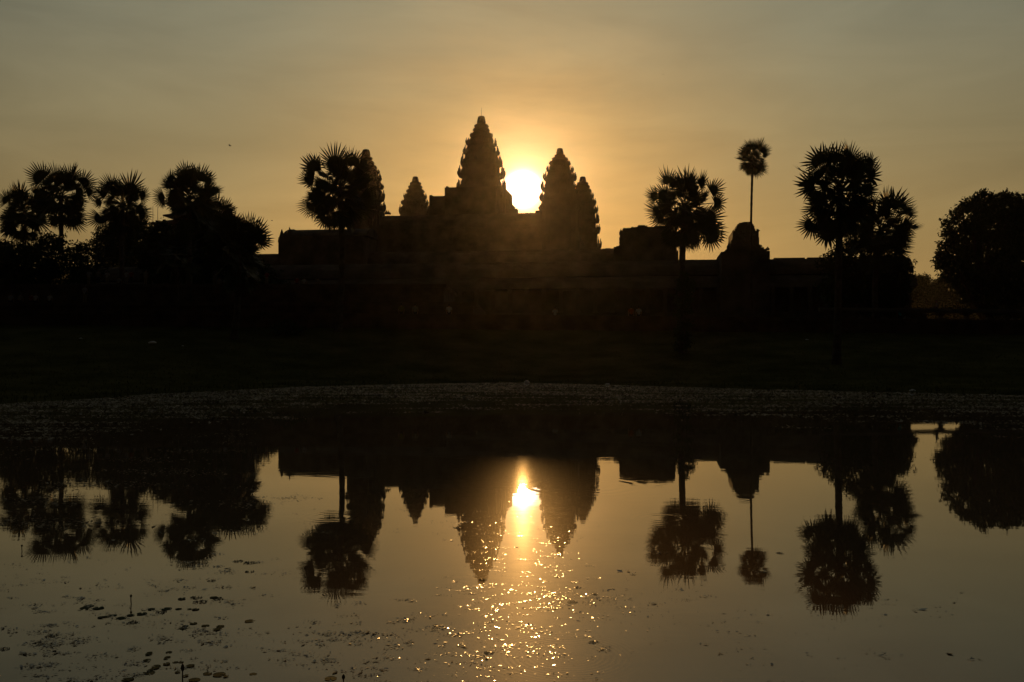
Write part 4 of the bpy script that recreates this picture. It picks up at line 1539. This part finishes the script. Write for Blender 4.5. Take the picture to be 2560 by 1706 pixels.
def pix_pts(cl, n):
    """cl: (px, py, sx, sy, weight) clusters in the photograph; returned on the water"""
    w = np.array([c[4] for c in cl], float)
    k = rs.choice(len(cl), n, p=w / w.sum())
    c = np.array([c[:4] for c in cl])[k]
    x = c[:, 0] + rs.normal(0, 1, n) * c[:, 2]
    y = c[:, 1] + rs.normal(0, 1, n) * c[:, 3]
    ok = (y > 965) & (y < 1750) & (x > -250) & (x < 2800)
    x, y = x[ok], y[ok]
    D_ = CH * F / (y - HZ)
    return np.stack([(x - 1280) / F * D_, D_], 1)


def sub(cl, per, spread, seed):
    """each cluster breaks into small rafts"""
    rr_ = np.random.RandomState(seed)
    out_ = []
    for (x, y, sx, sy, w) in cl:
        for k in range(per):
            yy = y + rr_.normal() * sy
            f = max(.25, (yy - 930) / 600)
            out_.append((x + rr_.normal() * sx, yy, spread * f * rr_.uniform(.3, 1.7), spread * f * .16 * rr_.uniform(.4, 1.5), w * rr_.uniform(.2, 1.2) / per))
    return out_


dark_cl = sub([(150, 1600, 110, 50, 3), (260, 1650, 130, 40, 3), (310, 1560, 160, 50, 2.5), (560, 1430, 120, 30, 2), (640, 1600, 250, 60, 2), (430, 1500, 200, 60, 2), (880, 1580, 90, 45, 2.5), (830, 1640, 90, 40, 2),
               (210, 1205, 40, 8, .8), (715, 1244, 40, 6, 1.0), (160, 1440, 120, 30, 1), (1050, 1300, 60, 15, .6), (1150, 1600, 150, 60, 1.2), (1600, 1500, 120, 40, 1.0), (2250, 1520, 120, 25, .5), (1750, 1560, 150, 40, .4), (1950, 1640, 300, 50, .5),
               (700, 1300, 160, 30, .6)], 26, 16, 5)
scraps('floating_scraps', pix_pts(dark_cl, 5200), .0135, M['wetbit'], .10, 'dark scraps of leaf and weed drifting on the pond', 'floating debris', 1)
wide = np.stack([rs.uniform(-30, 36, 5200), 5 + 50 * rs.uniform(0, 1, 5200) ** 1.6], 1)
scraps('floating_specks', wide, .0105, M['wetbit'], .07, 'fine specks scattered over the whole pond surface', 'floating debris', 2)
gl_cl = sub([(1290, 1330, 120, 40, 1.6), (1300, 1430, 110, 35, 3.4), (1290, 1485, 110, 16, 3.4), (1340, 1530, 110, 22, 2.6), (1330, 1590, 110, 30, 1.2), (1310, 1635, 90, 12, 1.4), (1180, 1590, 60, 20, .8), (1130, 1680, 120, 25, 1.2), (1360, 1690, 120, 15, .7),
             (1150, 1330, 45, 20, .5), (1400, 1350, 40, 25, .8), (1400, 1410, 30, 20, .5), (1550, 1500, 120, 30, .7), (1430, 1560, 150, 40, 1.0), (1210, 1400, 40, 40, .6)], 30, 13, 6)
scraps('glittering_scraps', pix_pts(gl_cl, 4600), .0075, M['wetbit'], .085, 'wet scraps glittering in the path of the sun', 'floating debris', 3, zmax=.003)
# weed mat along the far shore, in long streaks
n = 170000
u = rs.uniform(-1, 1, n)
seg = rs.uniform(0, 1, n)
shore = PA[:14]
cum = np.concatenate([[0], np.cumsum(np.linalg.norm(np.diff(shore, axis=0), axis=1))])
sx_ = np.interp(seg * cum[-1], cum, shore[:, 0])
sy_ = np.interp(seg * cum[-1], cum, shore[:, 1])
off = rs.uniform(0, 1, n) ** 1.2 * 26
X_ = sx_ + (0 - sx_) * off / 70
Y_ = sy_ - off
sn = np.sin(X_ * .55 + 3 * np.sin(Y_ * .35)) + np.sin(Y_ * 2.3 + X_ * .18) + .8 * np.sin(Y_ * 5.7 - X_ * .31) + .5 * np.sin(X_ * 1.9 + Y_)
lim = -1.7 + off * .16 + .02 * np.abs(X_)
keep = (sn + rs.normal(0, 1.0, n) > lim) & (pond_sd(X_, Y_) < -.05)
scraps('floating_weed', np.stack([X_[keep], Y_[keep]], 1), .045, M['mat'], .22, 'brown mat of small floating weed along the far shore', 'water weed', 4, zmax=.012, aspect=.6)
# thin weed at the left, over the palm reflections
n = 16000
px_ = rs.uniform(-60, 640, n)
py_ = 1010 + 330 * rs.uniform(0, 1, n) ** 1.1
D_ = CH * F / (py_ - HZ)
X_ = (px_ - 1280) / F * D_
sn = np.sin(X_ * 1.3 + np.sin(D_ * 1.1)) + np.sin(D_ * 3.1 + X_ * .4) + rs.normal(0, .7, n)
keep = (sn > .55 + (py_ - 1010) / 330 * .9) & (pond_sd(X_, D_) < -.05)
scraps('thin_weed', np.stack([X_[keep], D_[keep]], 1), .024, M['mat'], .16, 'thin scattered weed over the reflections of the left palms', 'water weed', 5, aspect=.5)

# grass on the bank
n = 42000
gx = rs.uniform(-36, 44, n)
gy = rs.uniform(40, 92, n)
sd_ = pond_sd(gx, gy)
keep = (sd_ > -.25) & (gy < wall_y(gx) - .2) & (rs.uniform(0, 1, n) < np.where(sd_ < 2.5, 1.0, .55))
gx, gy = gx[keep], gy[keep]
gzv = ground_z(gx, gy)
n = len(gx)
h = rs.uniform(.05, .17, n) * np.where(pond_sd(gx, gy) < 1.2, 1.7, 1.0)
a = rs.uniform(0, 3.14, n)
wv = np.stack([np.cos(a), np.sin(a), np.zeros(n)], 1) * .035
B = np.stack([gx, gy, gzv - .02], 1)
tip = B + np.stack([rs.normal(0, .05, n), rs.normal(0, .05, n), h + .02], 1)
V = np.stack([B - wv, B + wv, tip], 1).reshape(-1, 3)
o = np_mesh('grass', V, np.arange(len(V)).reshape(-1, 3), 3, M['blade'])
tag(o, 'short dark grass covering the sloping bank', 'grass', kind='stuff')

# ------------------------------------------------------------------ haze
hm = bpy.data.materials.new('morning_haze')
hm.use_nodes = True
t = hm.node_tree
t.nodes.clear()
pv_ = node(t, 'ShaderNodeVolumePrincipled')
pv_.inputs['Color'].default_value = (0.92, 0.84, 0.70, 1)
pv_.inputs['Density'].default_value = 0.00003
pv_.inputs['Anisotropy'].default_value = 0.87
oo = node(t, 'ShaderNodeOutputMaterial')
t.links.new(pv_.outputs[0], oo.inputs['Volume'])
mb = MB()
mb.box(-2600, 2600, -500, 3100, -2.5, 72)
hz_o = mb.build('haze', hm)
hz_o.display_type = 'WIRE'
tag(hz_o, kind='stuff')
